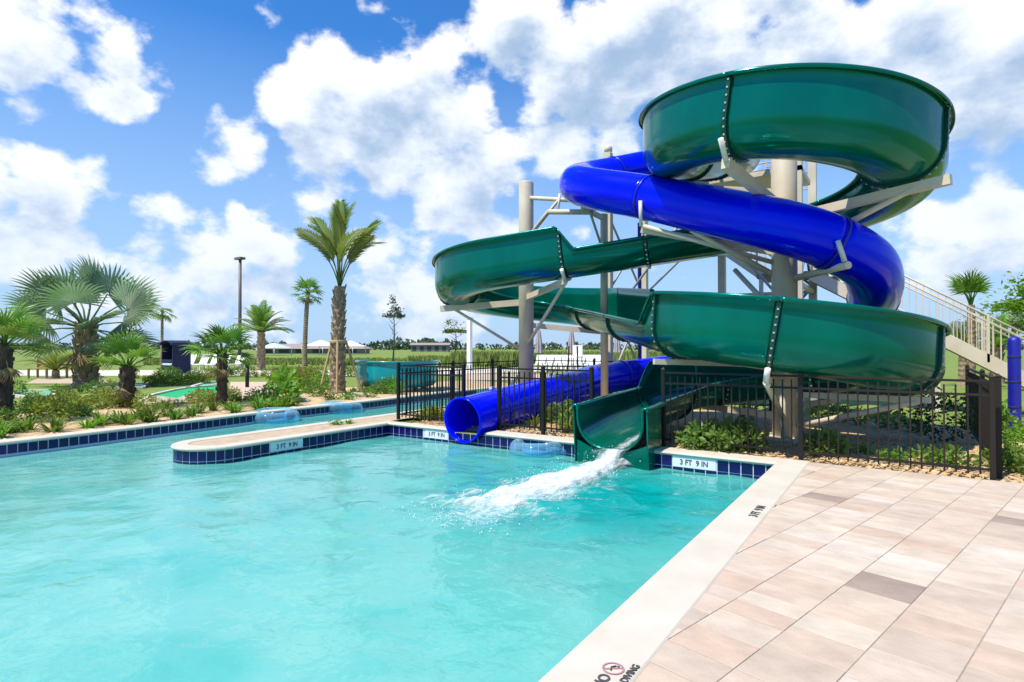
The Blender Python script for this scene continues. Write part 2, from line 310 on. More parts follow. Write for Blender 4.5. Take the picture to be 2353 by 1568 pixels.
def water_mat():
    m = bpy.data.materials.new('water'); m.use_nodes = True; MATS['water'] = m
    N, L = m.node_tree.nodes, m.node_tree.links; p = N['Principled BSDF']; out = N['Material Output']
    tc = N.new('ShaderNodeTexCoord')
    n = N.new('ShaderNodeTexNoise'); n.inputs['Scale'].default_value = .75; n.inputs['Detail'].default_value = 6; n.inputs['Distortion'].default_value = .8; L.new(tc.outputs['Object'], n.inputs['Vector'])
    ad = N.new('ShaderNodeAttribute'); ad.attribute_name = 'reflect_tone'  # dark reflection of the slides, mixed into the water colour as teal
    cr = N.new('ShaderNodeValToRGB'); e = cr.color_ramp.elements; e[0].position = .30; e[0].color = (.10,.47,.42,1); e[1].position = .66; e[1].color = (.235,.565,.50,1); L.new(n.outputs[0], cr.inputs[0])
    # aerated water and foam flecks: amount stored on the mesh
    at = N.new('ShaderNodeAttribute'); at.attribute_name = 'foam'
    n3 = N.new('ShaderNodeTexNoise'); n3.inputs['Scale'].default_value = 5.5; n3.inputs['Detail'].default_value = 9; n3.inputs['Roughness'].default_value = .72; n3.inputs['Distortion'].default_value = 1.6
    mp = N.new('ShaderNodeMapping'); mp.inputs['Scale'].default_value = (1, 1.5, 1); L.new(tc.outputs['Object'], mp.inputs[0]); L.new(mp.outputs[0], n3.inputs['Vector'])
    su = N.new('ShaderNodeMath'); su.operation = 'MULTIPLY_ADD'; su.inputs[1].default_value = .62; L.new(at.outputs['Fac'], su.inputs[0]); L.new(n3.outputs[0], su.inputs[2])
    fm = N.new('ShaderNodeMapRange'); fm.interpolation_type = 'SMOOTHSTEP'; fm.inputs['From Min'].default_value = .74; fm.inputs['From Max'].default_value = 1.12; L.new(su.outputs[0], fm.inputs[0])
    mx = N.new('ShaderNodeMix'); mx.data_type = 'RGBA'; L.new(fm.outputs[0], mx.inputs[0]); L.new(cr.outputs[0], mx.inputs[6]); mx.inputs[7].default_value = (.80,.90,.92,1)
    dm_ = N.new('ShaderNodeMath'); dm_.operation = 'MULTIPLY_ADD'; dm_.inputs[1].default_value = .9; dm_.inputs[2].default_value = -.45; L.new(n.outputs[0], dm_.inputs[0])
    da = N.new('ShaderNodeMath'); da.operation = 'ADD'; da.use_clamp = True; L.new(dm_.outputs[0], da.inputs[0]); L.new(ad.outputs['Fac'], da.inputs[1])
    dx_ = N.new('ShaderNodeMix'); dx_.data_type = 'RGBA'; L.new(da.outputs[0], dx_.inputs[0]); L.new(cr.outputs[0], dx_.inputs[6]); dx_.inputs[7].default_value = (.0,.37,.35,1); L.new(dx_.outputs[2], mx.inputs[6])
    L.new(mx.outputs[2], p.inputs['Base Color']); p.inputs['IOR'].default_value = 1.33; p.inputs['Specular IOR Level'].default_value = .75
    rr = N.new('ShaderNodeMapRange'); rr.inputs['To Min'].default_value = .05; rr.inputs['To Max'].default_value = .6; L.new(fm.outputs[0], rr.inputs[0]); L.new(rr.outputs[0], p.inputs['Roughness'])
    n2 = N.new('ShaderNodeTexNoise'); n2.inputs['Scale'].default_value = 4.5; n2.inputs['Detail'].default_value = 4; n2.inputs['Distortion'].default_value = .3; L.new(tc.outputs['Object'], n2.inputs['Vector'])
    b = N.new('ShaderNodeBump'); b.inputs['Strength'].default_value = .3; b.inputs['Distance'].default_value = .05; L.new(n2.outputs[0], b.inputs['Height']); L.new(b.outputs[0], p.inputs['Normal'])
    t = N.new('ShaderNodeBsdfTransparent'); t.inputs[0].default_value = (.45,.93,.93,1)
    ms = N.new('ShaderNodeMixShader'); ms.inputs[0].default_value = .20; L.new(p.outputs[0], ms.inputs[1]); L.new(t.outputs[0], ms.inputs[2]); L.new(ms.outputs[0], out.inputs[0])
water_mat()
def foam_mat():
    m = bpy.data.materials.new('foam'); m.use_nodes = True; MATS['foam'] = m
    N, L = m.node_tree.nodes, m.node_tree.links; p = N['Principled BSDF']; out = N['Material Output']
    p.inputs['Base Color'].default_value = (.86,.92,.93,1); p.inputs['Roughness'].default_value = .55
    p.inputs['Subsurface Weight'].default_value = 0
    at = N.new('ShaderNodeAttribute'); at.attribute_name = 'foam'; tc = N.new('ShaderNodeTexCoord')
    mp = N.new('ShaderNodeMapping'); mp.inputs['Scale'].default_value = (2.6, .8, 1); L.new(tc.outputs['Object'], mp.inputs[0])
    n = N.new('ShaderNodeTexNoise'); n.inputs['Scale'].default_value = 6; n.inputs['Detail'].default_value = 9; n.inputs['Roughness'].default_value = .7; L.new(mp.outputs[0], n.inputs['Vector'])
    ad = N.new('ShaderNodeMath'); ad.operation = 'MULTIPLY_ADD'; ad.inputs[1].default_value = .78; L.new(at.outputs['Fac'], ad.inputs[0]); L.new(n.outputs[0], ad.inputs[2])
    mr = N.new('ShaderNodeMapRange'); mr.interpolation_type = 'SMOOTHSTEP'; mr.inputs['From Min'].default_value = .70; mr.inputs['From Max'].default_value = 1.32; mr.inputs['To Max'].default_value = .95; L.new(ad.outputs[0], mr.inputs[0])
    b = N.new('ShaderNodeBump'); b.inputs['Strength'].default_value = .9; b.inputs['Distance'].default_value = .05; L.new(n.outputs[0], b.inputs['Height']); L.new(b.outputs[0], p.inputs['Normal'])
    t = N.new('ShaderNodeBsdfTransparent'); ms = N.new('ShaderNodeMixShader'); L.new(mr.outputs[0], ms.inputs[0]); L.new(t.outputs[0], ms.inputs[1]); L.new(p.outputs[0], ms.inputs[2]); L.new(ms.outputs[0], out.inputs[0])
foam_mat()
def vinyl_mat():
    m = bpy.data.materials.new('clear_vinyl'); m.use_nodes = True; MATS['clear_vinyl'] = m
    N, L = m.node_tree.nodes, m.node_tree.links; p = N['Principled BSDF']; out = N['Material Output']
    p.inputs['Base Color'].default_value = (.34,.72,.94,1); p.inputs['Roughness'].default_value = .06; p.inputs['Coat Weight'].default_value = 1
    fr = N.new('ShaderNodeLayerWeight'); fr.inputs[0].default_value = .35
    mr = N.new('ShaderNodeMapRange'); mr.inputs['To Min'].default_value = .16; mr.inputs['To Max'].default_value = .62; L.new(fr.outputs['Facing'], mr.inputs[0])
    t = N.new('ShaderNodeBsdfTransparent'); t.inputs[0].default_value = (.62,.86,.97,1); ms = N.new('ShaderNodeMixShader')
    L.new(mr.outputs[0], ms.inputs[0]); L.new(t.outputs[0], ms.inputs[1]); L.new(p.outputs[0], ms.inputs[2]); L.new(ms.outputs[0], out.inputs[0])
vinyl_mat()

# ------------------------------------------------------------------ setting: ground with the basin cut out, water, basin walls
WZ = -.25
UR, VB, US, UN = -1.34, 8.22, -8.5, -9.6           # right edge, back edge, spit pool side, spit river side
def arc(cx, cy, r, a0, a1, n): return [(cx + r*math.cos(R(a0 + (a1-a0)*i/n)), cy + r*math.sin(R(a0 + (a1-a0)*i/n))) for i in range(n+1)]
def smooth_pts(P, n=6):
    out = []
    for i in range(len(P)-1):
        p0, p1, p2, p3 = P[max(i-1,0)], P[i], P[i+1], P[min(i+2, len(P)-1)]
        for k in range(n):
            t = k/n; q = []
            for a, b, c, d in zip(p0, p1, p2, p3):
                q.append(.5*((2*b) + (-a+c)*t + (2*a-5*b+4*c-d)*t*t + (-a+3*b-3*c+d)*t**3))
            out.append(tuple(q))
    out.append(tuple(P[-1])); return out
tip = arc((US+UN)/2, 5.0, (US-UN)/2, 0, -180, 14)
near_bank = smooth_pts([(UN,6.5),(UN,9),(-9.65,12),(-9.6,15),(-9.1,17.6),(-7.6,19.6),(-5,20.6),(-2.5,20.9)], 4)
far_bank = smooth_pts([(-13.6,-8),(-12.6,-2),(-11.95,1.5),(-11.85,3.2),(-12.05,5.6),(-12.35,8.2),(-12.45,11),(-12.6,13),(-12.75,16),(-12.4,18.5),(-11.0,21.2),(-8.5,22.9),(-5,23.6),(-2.5,23.8)], 4)
outline = [(UR,-8),(UR,VB),(US,VB)] + tip + near_bank + far_bank[::-1]
def ground():
    bm = bmesh.new()
    def loop(P):
        vs = [bm.verts.new((p[0], p[1], -.06)) for p in P]
        return [bm.edges.new((vs[i], vs[(i+1) % len(vs)])) for i in range(len(vs))]
    e = loop([(-1500,-200),(1200,-200),(1200,1500),(-1500,1500)]) + loop(outline)
    bmesh.ops.triangle_fill(bm, use_beauty=True, edges=e)
    for f in bm.faces:
        if f.normal.z < 0: f.normal_flip()
    me = bpy.data.meshes.new('ground'); bm.to_mesh(me); bm.free(); me.materials.append(MATS['grass'])
    o = bpy.data.objects.new('ground', me); C.objects.link(o); tag(o, 'open green grass field behind the pool', kind='structure')
ground()
# basin
w = MB(); k = len(outline)
w.add([(p[0], p[1], -.0545) for p in outline] + [(p[0], p[1], -1.25) for p in outline], [(i, i+k, (i+1)%k+k, (i+1)%k) for i in range(k)])
pool_wall = tag(w.build('pool_wall', 'grout'), 'grouted pool basin wall under the waterline tiles', kind='structure')
tag(MB().add([(-16,-9,-1.24),(-1,-9,-1.24),(-1,25,-1.24),(-16,25,-1.24)], [(0,1,2,3)]).build('pool_floor', 'plaster'), 'turquoise plaster pool floor', kind='structure')
# water sheet with real wavelets
def water():
    us = []; u = -16.0
    while u < -1.2: us.append(u); u += .085 if u > -12.8 else .3
    vs = []; v = -8.0
    while v < 25: vs.append(v); v += .085 if 1.5 < v < 9 else (.2 if v >= 9 and v < 16 else .4)
    nu, nv = len(us), len(vs); verts = []; foam = []; reflect_tone = []
    for v in vs:
        for u in us:
            d = math.hypot((u + 3.7) / 1.0, (v - 6.6) / 1.3)               # distance from the splash
            tb = math.exp(-(d / 1.9) ** 2); pool = 1 if u > US and v < VB else .45
            p = Vector((u, v, 0))
            h = .016 * pool * mnoise.noise(p * 1.3 + Vector((3,1,0))) + .011 * pool * mnoise.noise(Vector((u*2.6, v*3.4, 4)))
            h += tb * (.045 * mnoise.noise(Vector((u*2.4, v*2.4, 9))) + .022 * mnoise.noise(Vector((u*6, v*6, 2))) + .012 * math.sin(d * 9))
            verts.append((u, v, WZ + h))
            f = math.exp(-((u + 3.75) / .55) ** 2) * (1 if 4.9 < v < 8.1 else math.exp(-((v - 4.9) / .9) ** 2 if v < 4.9 else -99)) * .62
            f = max(f, .34 * tb, .20 * math.exp(-(math.hypot(u+4.9, v-4.2) / .9) ** 2))
            f = max(f, .16 * math.exp(-(math.hypot(u+2.4, v-5.3) / 1.3) ** 2))
            foam.append(f); reflect_tone.append(1.15*math.exp(-((u+2.9)/2.2)**2 - ((v-6.4)/2.1)**2) + .30*math.exp(-((u+6.3)/1.6)**2 - ((v-7.6)/1.0)**2) + (.35 if u < -9.6 and v > 6 else 0) + .4*math.exp(-((u+8.2)/.45)**2)*(1 if v > 4 else 0))  # darker teal painted in for the slides' reflection, also along spit and river
    faces = [(j*nu+i, j*nu+i+1, (j+1)*nu+i+1, (j+1)*nu+i) for j in range(nv-1) for i in range(nu-1)]
    me = bpy.data.meshes.new('water'); me.from_pydata(verts, [], faces); me.polygons.foreach_set('use_smooth', [True]*len(faces))
    a = me.attributes.new('foam', 'FLOAT', 'POINT'); a.data.foreach_set('value', foam); a = me.attributes.new('reflect_tone', 'FLOAT', 'POINT'); a.data.foreach_set('value', reflect_tone); me.materials.append(MATS['water'])
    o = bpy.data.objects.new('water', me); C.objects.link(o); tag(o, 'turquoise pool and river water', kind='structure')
water()
# coping: swept slab with a rounded nose, broken where the slides cross it
def coping(P, w=.33, name='pool_coping', label='', side=1):
    P = [Vector((p[0], p[1], 0)) for p in P]; prof = [(-.025,-.045),(-.038,-.026),(-.03,-.008),(-.012,0),(w-.012,0),(w,-.008),(w,-.05),(-.02,-.0505)]
    mb = MB(); n = len(prof)
    for i, p in enumerate(P):
        t = (P[min(i+1, len(P)-1)] - P[max(i-1, 0)]).normalized()
        if 0 < i < len(P)-1:
            t0, t1 = (P[i]-P[i-1]).normalized(), (P[i+1]-P[i]).normalized(); t = (t0+t1).normalized(); k = 1 / max(.5, math.sqrt((1 + t0.dot(t1)) / 2))
        else: k = 1
        nn = Vector((t.y, -t.x, 0)) * side * k
        for (a, z) in prof: mb.v.append(p + nn * a + Vector((0, 0, z)))
    for i in range(len(P)-1):
        for j in range(n): mb.f.append([i*n+j, i*n+(j+1)%n, (i+1)*n+(j+1)%n, (i+1)*n+j]); mb.sm.append(False)
    mb.f += [list(range(n)), list(range((len(P)-1)*n, len(P)*n))[::-1]]; mb.sm += [False, False]
    o = mb.build(name, 'coping'); recalc(o); return tag(o, label, kind='structure')
coping([(UR,-3),(UR,VB+.002),(-3.06,VB+.002)], label='pale stone coping along the deck edge and the corner')
coping([(-4.22,VB+.002),(-6.08,VB+.002)], label='pale stone coping between the two slide mouths')
coping([(-6.93,VB+.002),(US,VB+.002)] + tip + near_bank, w=.2, label='pale stone coping round the rounded spit and river bank')
coping(far_bank, w=.3, side=-1, label='pale stone coping along the far river bank')
# waterline tiles, one object each, shared mesh
tile_me = MB().box(-.071,.071,-.004,.006,-.0725,.0725).mesh('tile'); tile_me.materials.append(MATS['tile_navy'])
def tiles(P, parent, rows=2, skip=()):
    n = 0; pitch = .156
    for i in range(len(P)-1):
        a, b = Vector((*P[i], 0)), Vector((*P[i+1], 0)); L = (b-a).length; k = max(1, round(L / pitch)); ang = math.atan2(b.y-a.y, b.x-a.x)
        for j in range(k):
            c = a.lerp(b, (j+.5)/k)
            for r in range(rows):
                if r == 0 and any(s0 < (c.x if ax == 0 else c.y) < s1 and abs((c.y if ax == 0 else c.x) - lv) < .05 for (ax, lv, s0, s1) in skip): continue
                o = place(tile_me, 'tile', parent, (c.x, c.y, -.131 - r*.157), (0, 0, ang), (L/k/pitch, 1, 1)); n += 1
    return n
plates = [(0, VB, -2.745, -2.13), (0, VB, -7.50, -6.93), (1, US, 5.62, 6.25)]
tiles([(UR,VB),(-3.06,VB)], pool_wall, 2, plates); tiles([(-4.22,VB),(-6.08,VB)], pool_wall, 2); tiles([(-6.93,VB),(US,VB)], pool_wall, 2, plates)
tiles([(US,VB),(US,5.0)], pool_wall, 2, plates); tiles(tip, pool_wall, 2); tiles([(-6.08,VB),(-6.93,VB)], pool_wall, 2)
fb = [p for p in far_bank if 1.2 < p[1] < 17]
tiles(fb, pool_wall, 1)
# depth marks
def text_mesh(txt, size):
    cu = bpy.data.curves.new('t', 'FONT'); cu.body = txt; cu.size = size; cu.align_x = 'CENTER'; cu.align_y = 'CENTER'; cu.extrude = .0012; cu.offset = size*.02
    o = bpy.data.objects.new('t', cu); C.objects.link(o); bpy.context.view_layer.update()
    me = bpy.data.meshes.new_from_object(o.evaluated_get(bpy.context.evaluated_depsgraph_get())); bpy.data.objects.remove(o); me.materials.clear(); me.materials.append(MATS['ink']); return me
dm = text_mesh('3 FT  9 IN', .105)
def plate(cx, cy, rz, wd):
    p = MB().box(-wd/2, wd/2, -.008, .006, -.075, .075).build('depth_marker', 'tile_white'); p.parent = pool_wall; p.location = (cx, cy, -.131); p.rotation_euler = (0,0,rz)
    t = place(dm, 'lettering', p, (0, -.011, -.004), (R(90),0,0), (.9, 1, 1)); return p
plate(-2.4375, VB, 0, .60); plate(-7.215, VB, 0, .55); plate(US, 5.935, R(90), .61)
MATS['ink'].node_tree.nodes['Principled BSDF'].inputs['Roughness'].default_value = .8
cm = MB().prism([(-.07,-.31),(.07,-.31),(.07,.31),(-.07,.31)], 0, .003).build('deck_depth_marker', 'tile_white', loc=(-1.10,5.66,.001))
tag(cm, 'white depth plate set flush in the coping beside the deck', 'depth marker'); place(dm, 'lettering', cm, (0,0,.004), (0,0,R(90)), (.92,1,1))
nd = thing('no_diving_mark', 'round no diving symbol with dark lettering on the near coping', 'sign', (-1.125,2.52,.002))
rg = MB(); q = 28
for i in range(q):
    a0, a1 = 2*math.pi*i/q, 2*math.pi*(i+1)/q
    rg.add([(.052*math.cos(a0),.052*math.sin(a0),.002),(.052*math.cos(a1),.052*math.sin(a1),.002),(.043*math.cos(a1),.043*math.sin(a1),.002),(.043*math.cos(a0),.043*math.sin(a0),.002)], [(0,1,2,3)])
rg.box(-.045,.045,-.004,.004,0,.002, Matrix.Rotation(R(35),4,'Z'))
o = place(rg.mesh('ring'), 'ring', nd, (0,0,0)); o.data.materials.append(MATS['red_ink'])
dv = MB(); dv.tube([(-.022,-.005,.003),(.0,.012,.003),(.024,.004,.003)], .0035, 6); dv.lathe([(.001,0),(.007,.002),(.001,.004)], 8, (.03,-.004,0))
o = place(dv.mesh('diver'), 'diver', nd, (0,0,0), (0,0,R(70))); o.data.materials.append(MATS['ink'])
place(text_mesh('NO', .075), 'lettering', nd, (.0,-.125,.002), (0,0,R(90))); place(text_mesh('DIVING', .05), 'lettering', nd, (.083,.005,.002), (0,0,R(90)))

# ------------------------------------------------------------------ deck of stone pavers
def clip(poly, nx, ny, d):                       # keep nx*x+ny*y <= d
    out = []
    for i in range(len(poly)):
        a, b = poly[i], poly[(i+1) % len(poly)]; da, db = nx*a[0]+ny*a[1]-d, nx*b[0]+ny*b[1]-d
        if da <= 0: out.append(a)
        if da * db < 0: t = da/(da-db); out.append((a[0]+(b[0]-a[0])*t, a[1]+(b[1]-a[1])*t))
    return out
deck = MB().prism([(-1.0,-2),(9,-2),(9,8.46),(-1.0,8.46)], -.06, -.005).build('deck', 'joint_sand'); tag(deck, 'paved pool deck of cream and blush stone', kind='structure')
def pavers():
    th = R(90 - 14.1); e1 = Vector((math.cos(th), math.sin(th))); e2 = Vector((e1.y, -e1.x)); row = .36; rnd = random.Random(4); cnt = 0; rest = MB(); far = []
    tocam = lambda p: (p[0]*math.cos(YAW) + p[1]*math.sin(YAW), -p[0]*math.sin(YAW) + p[1]*math.cos(YAW))
    allp = []
    for r in range(-6, 30):
        s = -2 + rnd.random()
        while s < 14:
            ln = rnd.choice([.18,.24,.27,.27,.36]); q = []
            for (a, b) in ((s, r*row), (s+ln, r*row), (s+ln, (r+1)*row), (s, (r+1)*row)):
                g = .0022; a2 = a + (g if a == s else -g); b2 = b + (g if b == r*row else -g)
                p = e1 * a2 + e2 * b2; q.append((p.x - 1.0, p.y))
            s += ln
            q = clip(q, -1, 0, 1.006); q = clip(q, 0, 1, 8.455) if len(q) > 2 else q
            if len(q) < 3: continue
            c = (sum(p[0] for p in q)/len(q), sum(p[1] for p in q)/len(q)); X, Z = tocam(c)
            if Z < 1.2 or X > Z*1.0 + 2.2: continue
            ar = abs(sum(q[i][0]*q[(i+1)%len(q)][1]-q[(i+1)%len(q)][0]*q[i][1] for i in range(len(q))))/2
            if ar < .002: continue
            if sum(q[i][0]*q[(i+1)%len(q)][1]-q[(i+1)%len(q)][0]*q[i][1] for i in range(len(q))) < 0: q = q[::-1]
            allp.append((Z*Z/ar, q, c))
    allp.sort(key=lambda t: t[0])
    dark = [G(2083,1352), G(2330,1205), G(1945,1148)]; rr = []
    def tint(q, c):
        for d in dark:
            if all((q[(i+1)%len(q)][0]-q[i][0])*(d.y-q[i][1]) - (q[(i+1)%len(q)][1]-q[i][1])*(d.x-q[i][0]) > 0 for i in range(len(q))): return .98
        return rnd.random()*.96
    for i, (_, q, c) in enumerate(allp):
        mb = MB().prism(q, -.055, rnd.uniform(-.0015, .001), .002); tv = tint(q, c)
        if i < 300:
            o = mb.build('paver', 'paver'); me = o.data; off = Vector((c[0], c[1], 0)); me.transform(Matrix.Translation(-off)); o.parent = deck; o.location = off
            me.attributes.new('rnd', 'FLOAT', 'FACE').data.foreach_set('value', [tv]*len(mb.f))
        else:
            rest.add(mb.v, mb.f); rr += [tv]*len(mb.f)
    if rest.v:
        o = rest.build('paver_field', 'paver'); o.parent = deck; tag(o, kind='stuff'); o.data.attributes.new('rnd', 'FLOAT', 'FACE').data.foreach_set('value', rr)
    print('pavers', len(allp))
pavers()

# ------------------------------------------------------------------ beds, paths, greens
def sheet(name, pts, z, m, label, thick=None, parent=None):
    mb = MB().prism([(p[0], p[1]) for p in pts], -.058, z) if thick else MB().add([(p[0], p[1], z) for p in pts], [tuple(range(len(pts)))])
    o = mb.build(name, m); recalc(o)
    if not thick and o.data.polygons[0].normal.z < 0: o.data.flip_normals()
    return tag(o, label, kind='structure')
def bed(name, u0, u1, v0, v1, st, amp, m, label, edge=None):
    mb = MB(); nu, nv = int((u1-u0)/st)+1, int((v1-v0)/st)+1
    for j in range(nv):
        for i in range(nu):
            u, v = u0+i*st, v0+j*st; ed = min(1, min(i, nu-1-i, j, nv-1-j)/3)
            mb.v.append(Vector((u, v, -.05 + .03*ed + amp*ed*(mnoise.noise(Vector((u*1.1, v*1.1, 3))) + .5*mnoise.noise(Vector((u*5, v*5, 1)))))))
    for j in range(nv-1):
        for i in range(nu-1): mb.f.append([j*nu+i, j*nu+i+1, (j+1)*nu+i+1, (j+1)*nu+i]); mb.sm.append(True)
    return tag(mb.build(name, m), label, kind='structure')
bed('mulch_bed', -8.3, 6.5, 8.5, 14.4, .12, .035, 'mulch', 'golden mulch planting bed under the slides')
# spit fill (sandy ground between the copings)
sheet('spit_bed', [(US-.19,VB+.9)] + [((US+UN)/2 + (p[0]-(US+UN)/2)*.64, 5.0 + (p[1]-5.0)*.64) for p in tip] + [(UN+.19,8.6),(UN+.15,12),(-8.3,12),(-8.3,VB+.9)], -.012, 'sand', 'sandy soil strip on the spit')
# far bank bed follows the river
fbm = MB(); pts = [p for p in far_bank if -3 < p[1] < 20]
for i, p in enumerate(pts):
    for j, d in enumerate((.29, .9, 1.8, 2.8, 4.0)):
        fbm.v.append(Vector((p[0]-d, p[1]+d*.12, -.03 + .04*mnoise.noise(Vector((p[0]*2-d*3, p[1]*2, 0))) + .015*j)))
for i in range(len(pts)-1):
    for j in range(4): fbm.f.append([i*5+j+1, i*5+j, (i+1)*5+j, (i+1)*5+j+1]); fbm.sm.append(True)
tag(fbm.build('bank_bed', 'mulch'), 'sandy mulch bed along the far river bank', kind='structure')
sheet('path', [G(-300,862), G(860,862), G(1400,850), G(1700,846), G(1700,838.5), G(1400,841), G(830,849), G(-300,850)], -.045, 'concrete', 'pale concrete walk crossing behind the palms')
sheet('lounge_deck', [G(1060,872), G(1640,872), G(1640,858), G(1060,858)], -.040, 'pink_paver', 'pale deck behind the fence')
sheet('paver_patch', [G(520,917), G(655,912), G(660,885), G(640,876), G(530,876)], -.035, 'pink_paver', 'pink paver pad beside the putting green')
sheet('sand_patch', [G(60,880), G(250,880), G(240,866), G(90,866)], -.034, 'sand', 'pale sand patch below the timber bench')
def golf(name, pts, m, label):
    P = [G(*p) for p in pts]; o = sheet(name, P, -.02, m, label)
    kb = MB()
    for i in range(len(P)):
        a, b = P[i], P[(i+1) % len(P)]; kb.bar((a.x, a.y, -.005), (b.x, b.y, -.005), .12, .08)
    k = kb.build('kerb', 'concrete'); k.parent = o; return o
golf('putting_green', [(318,924),(350,908),(398,897),(440,890),(504,887),(506,922),(430,928),(360,930)], 'turf', 'bright green artificial putting green')
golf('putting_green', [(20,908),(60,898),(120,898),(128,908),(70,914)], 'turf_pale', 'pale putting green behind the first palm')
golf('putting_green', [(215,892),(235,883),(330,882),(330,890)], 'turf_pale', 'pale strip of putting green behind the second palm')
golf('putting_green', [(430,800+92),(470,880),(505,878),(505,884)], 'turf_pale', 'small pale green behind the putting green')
# stones set in the green's edge
def rock(px, py, s, label):
    mb = MB(); bm = bmesh.new(); bmesh.ops.create_icosphere(bm, subdivisions=3, radius=1)
    for v in bm.verts: v.co *= 1 + .25*mnoise.noise(v.co*1.7 + Vector((px,0,0))); v.co.z = max(v.co.z, -.3)*.45
    me = bpy.data.meshes.new('boulder'); bm.to_mesh(me); bm.free(); me.materials.append(MATS['stone'])
    o = bpy.data.objects.new('boulder', me); C.objects.link(o); o.location = G(px, py) + Vector((0,0,-.02)); o.scale = (s,)*3; tag(o, label, 'boulder')
rock(370, 925, .42, 'low pale boulder beside the bright putting green'); rock(432, 918, .28, 'small flat boulder on the bright putting green')
rock(820, 912, .35, 'tan boulder at the foot of the braced palm'); rock(690, 922, .3, 'brown rock on the river bank below the yellow shrubs')

# ------------------------------------------------------------------ green open flume
CC = (-1.65, 10.45); LC = (-7.74, 12.15); RU, RL, RLo = 1.70, 1.72, 1.80; CLo = (-1.80, 10.6)
_d = math.dist(CC, LC); _p = math.degrees(math.atan2(LC[1]-CC[1], LC[0]-CC[0])); _e = _p + math.degrees(math.asin((RU+RL)/_d)); T0, T1 = _e - 90, _e + 90 - 360     # crossing tangents
_d = math.dist(CLo, LC); _p = math.degrees(math.atan2(CLo[1]-LC[1], CLo[0]-LC[0])); _e = _p - math.degrees(math.asin((RL+RLo)/_d)); T2, T3 = _e + 90, _e - 90 + 360
def path_green():
    P = []; st = .06
    def line(a, b):
        a, b = Vector(a), Vector(b); n = max(1, int((b-a).length/st))
        for i in range(n): P.append(a.lerp(b, i/n))
    def ar(c, r, a0, a1):
        n = int(abs(R(a1-a0))*r/st)
        for i in range(n): th = R(a0+(a1-a0)*i/n); P.append(Vector((c[0]+r*math.cos(th), c[1]+r*math.sin(th))))
    marks = {}
    def S(): return sum((P[i+1]-P[i]).length for i in range(len(P)-1))
    line((CC[0]-RU, 15.2), (CC[0]-RU, CC[1])); marks['u0'] = S()
    ar(CC, RU, 180, T0+360); marks['u1'] = S()
    def pt(c, r, a): return (c[0]+r*math.cos(R(a)), c[1]+r*math.sin(R(a)))
    line(pt(CC, RU, T0), pt(LC, RL, T1)); marks['l0'] = S()
    ar(LC, RL, T1, T2-360); marks['l1'] = S()
    line(pt(LC, RL, T2), pt(CLo, RLo, T3)); marks['d0'] = S()
    ar(CLo, RLo, T3, 540); marks['d1'] = S()
    line((CLo[0]-RLo, CLo[1]), (CLo[0]-RLo, 7.98)); P.append(Vector((CLo[0]-RLo, 7.98))); marks['end'] = S()
    return P, marks
GP, GM = path_green()
GS = [0.0]
for i in range(len(GP)-1): GS.append(GS[-1] + (GP[i+1]-GP[i]).length)
def interp(x, T):
    if x <= T[0][0]: return T[0][1]
    for (a, fa), (b, fb_) in zip(T, T[1:]):
        if x <= b: return fa + (fb_-fa)*(x-a)/(b-a)
    return T[-1][1]
arc_s = lambda k, r, deg: GM[k] + R(deg)*r
zt = [(0,5.86),(1.2,5.45),(GM['u0'],4.56),(GM['u0']+2.75,4.21),(GM['u0']+4.9,3.84),(GM['d0']-1.5,1.60),(GM['d0']+1.2,1.28),(arc_s('d0',RLo,142),.76),(GM['d1']-2,.44),(GM['d1'],.24),(GM['end']-.8,.07),(GM['end']-.3,.02),(GM['end'],-.05)]
def gz(s): return interp(s, zt)
def gz_s(s): return sum(gz(s+d) for d in (-.5,-.25,0,.25,.5))/5
LOW, HIGH = .50, 1.0
hr_t = [(0,.55),(GM['u0']-.9,.55),(GM['u0']-.5,HIGH+.02),(arc_s('u0',RU,215),HIGH),(arc_s('u0',RU,228),LOW),(GM['d0']+.10,LOW),(GM['d0']+.38,HIGH),(GM['d1']-.35,HIGH-.05),(GM['d1']+.05,LOW),(GM['end'],.64)]
hl_t = [(0,.55),(GM['l0']-1.62,LOW),(GM['l0']-1.3,HIGH),(GM['l1']+2.6,HIGH),(GM['l1']+3.0,LOW),(GM['d1']-.3,LOW),(GM['end'],.64)]
def frame(i):
    a, b = max(i-1,0), min(i+1,len(GP)-1); t2 = (GP[b]-GP[a]).normalized(); dz = (gz_s(GS[b])-gz_s(GS[a]))/(GS[b]-GS[a])
    T = Vector((t2.x, t2.y, dz)).normalized(); Nn = Vector((-t2.y, t2.x, 0)); B = T.cross(Nn); B = -B if B.z < 0 else B
    return Vector((GP[i].x, GP[i].y, gz_s(GS[i]))), Nn, B
HW, CRAD = .52, .42
def profile(hl, hr, lip=.075, grow=0.0):
    w = HW + grow; r = CRAD + grow; pts = []
    def wall(sgn, h):
        q = []
        if lip: q += [(sgn*(w+lip), h-.055), (sgn*(w+lip), h-.012), (sgn*(w+lip-.012), h), (sgn*(w+.012), h), (sgn*w, h-.015)]
        else: q += [(sgn*w, h-.06)]
        hh = max(h-.03, r*.8+.02)
        for kx in range(1, 4): zz = h-.06-(h-.06-min(r, h-.07))*kx/4; q.append((sgn*w, zz))
        rr = min(r, h-.07)
        for kx in range(0, 8):
            th = R(90*kx/7); q.append((sgn*(w-r+r*math.cos(th)), rr-(rr+grow)*math.sin(th)))
        return q
    left = wall(1, hl); right = wall(-1, hr)
    return left + [(.06,-grow),(-.06,-grow)] + right[::-1]
gs = thing('open_body_slide', 'dark green open water slide winding in three loops round two posts', 'water slide', (CC[0], CC[1], 0))
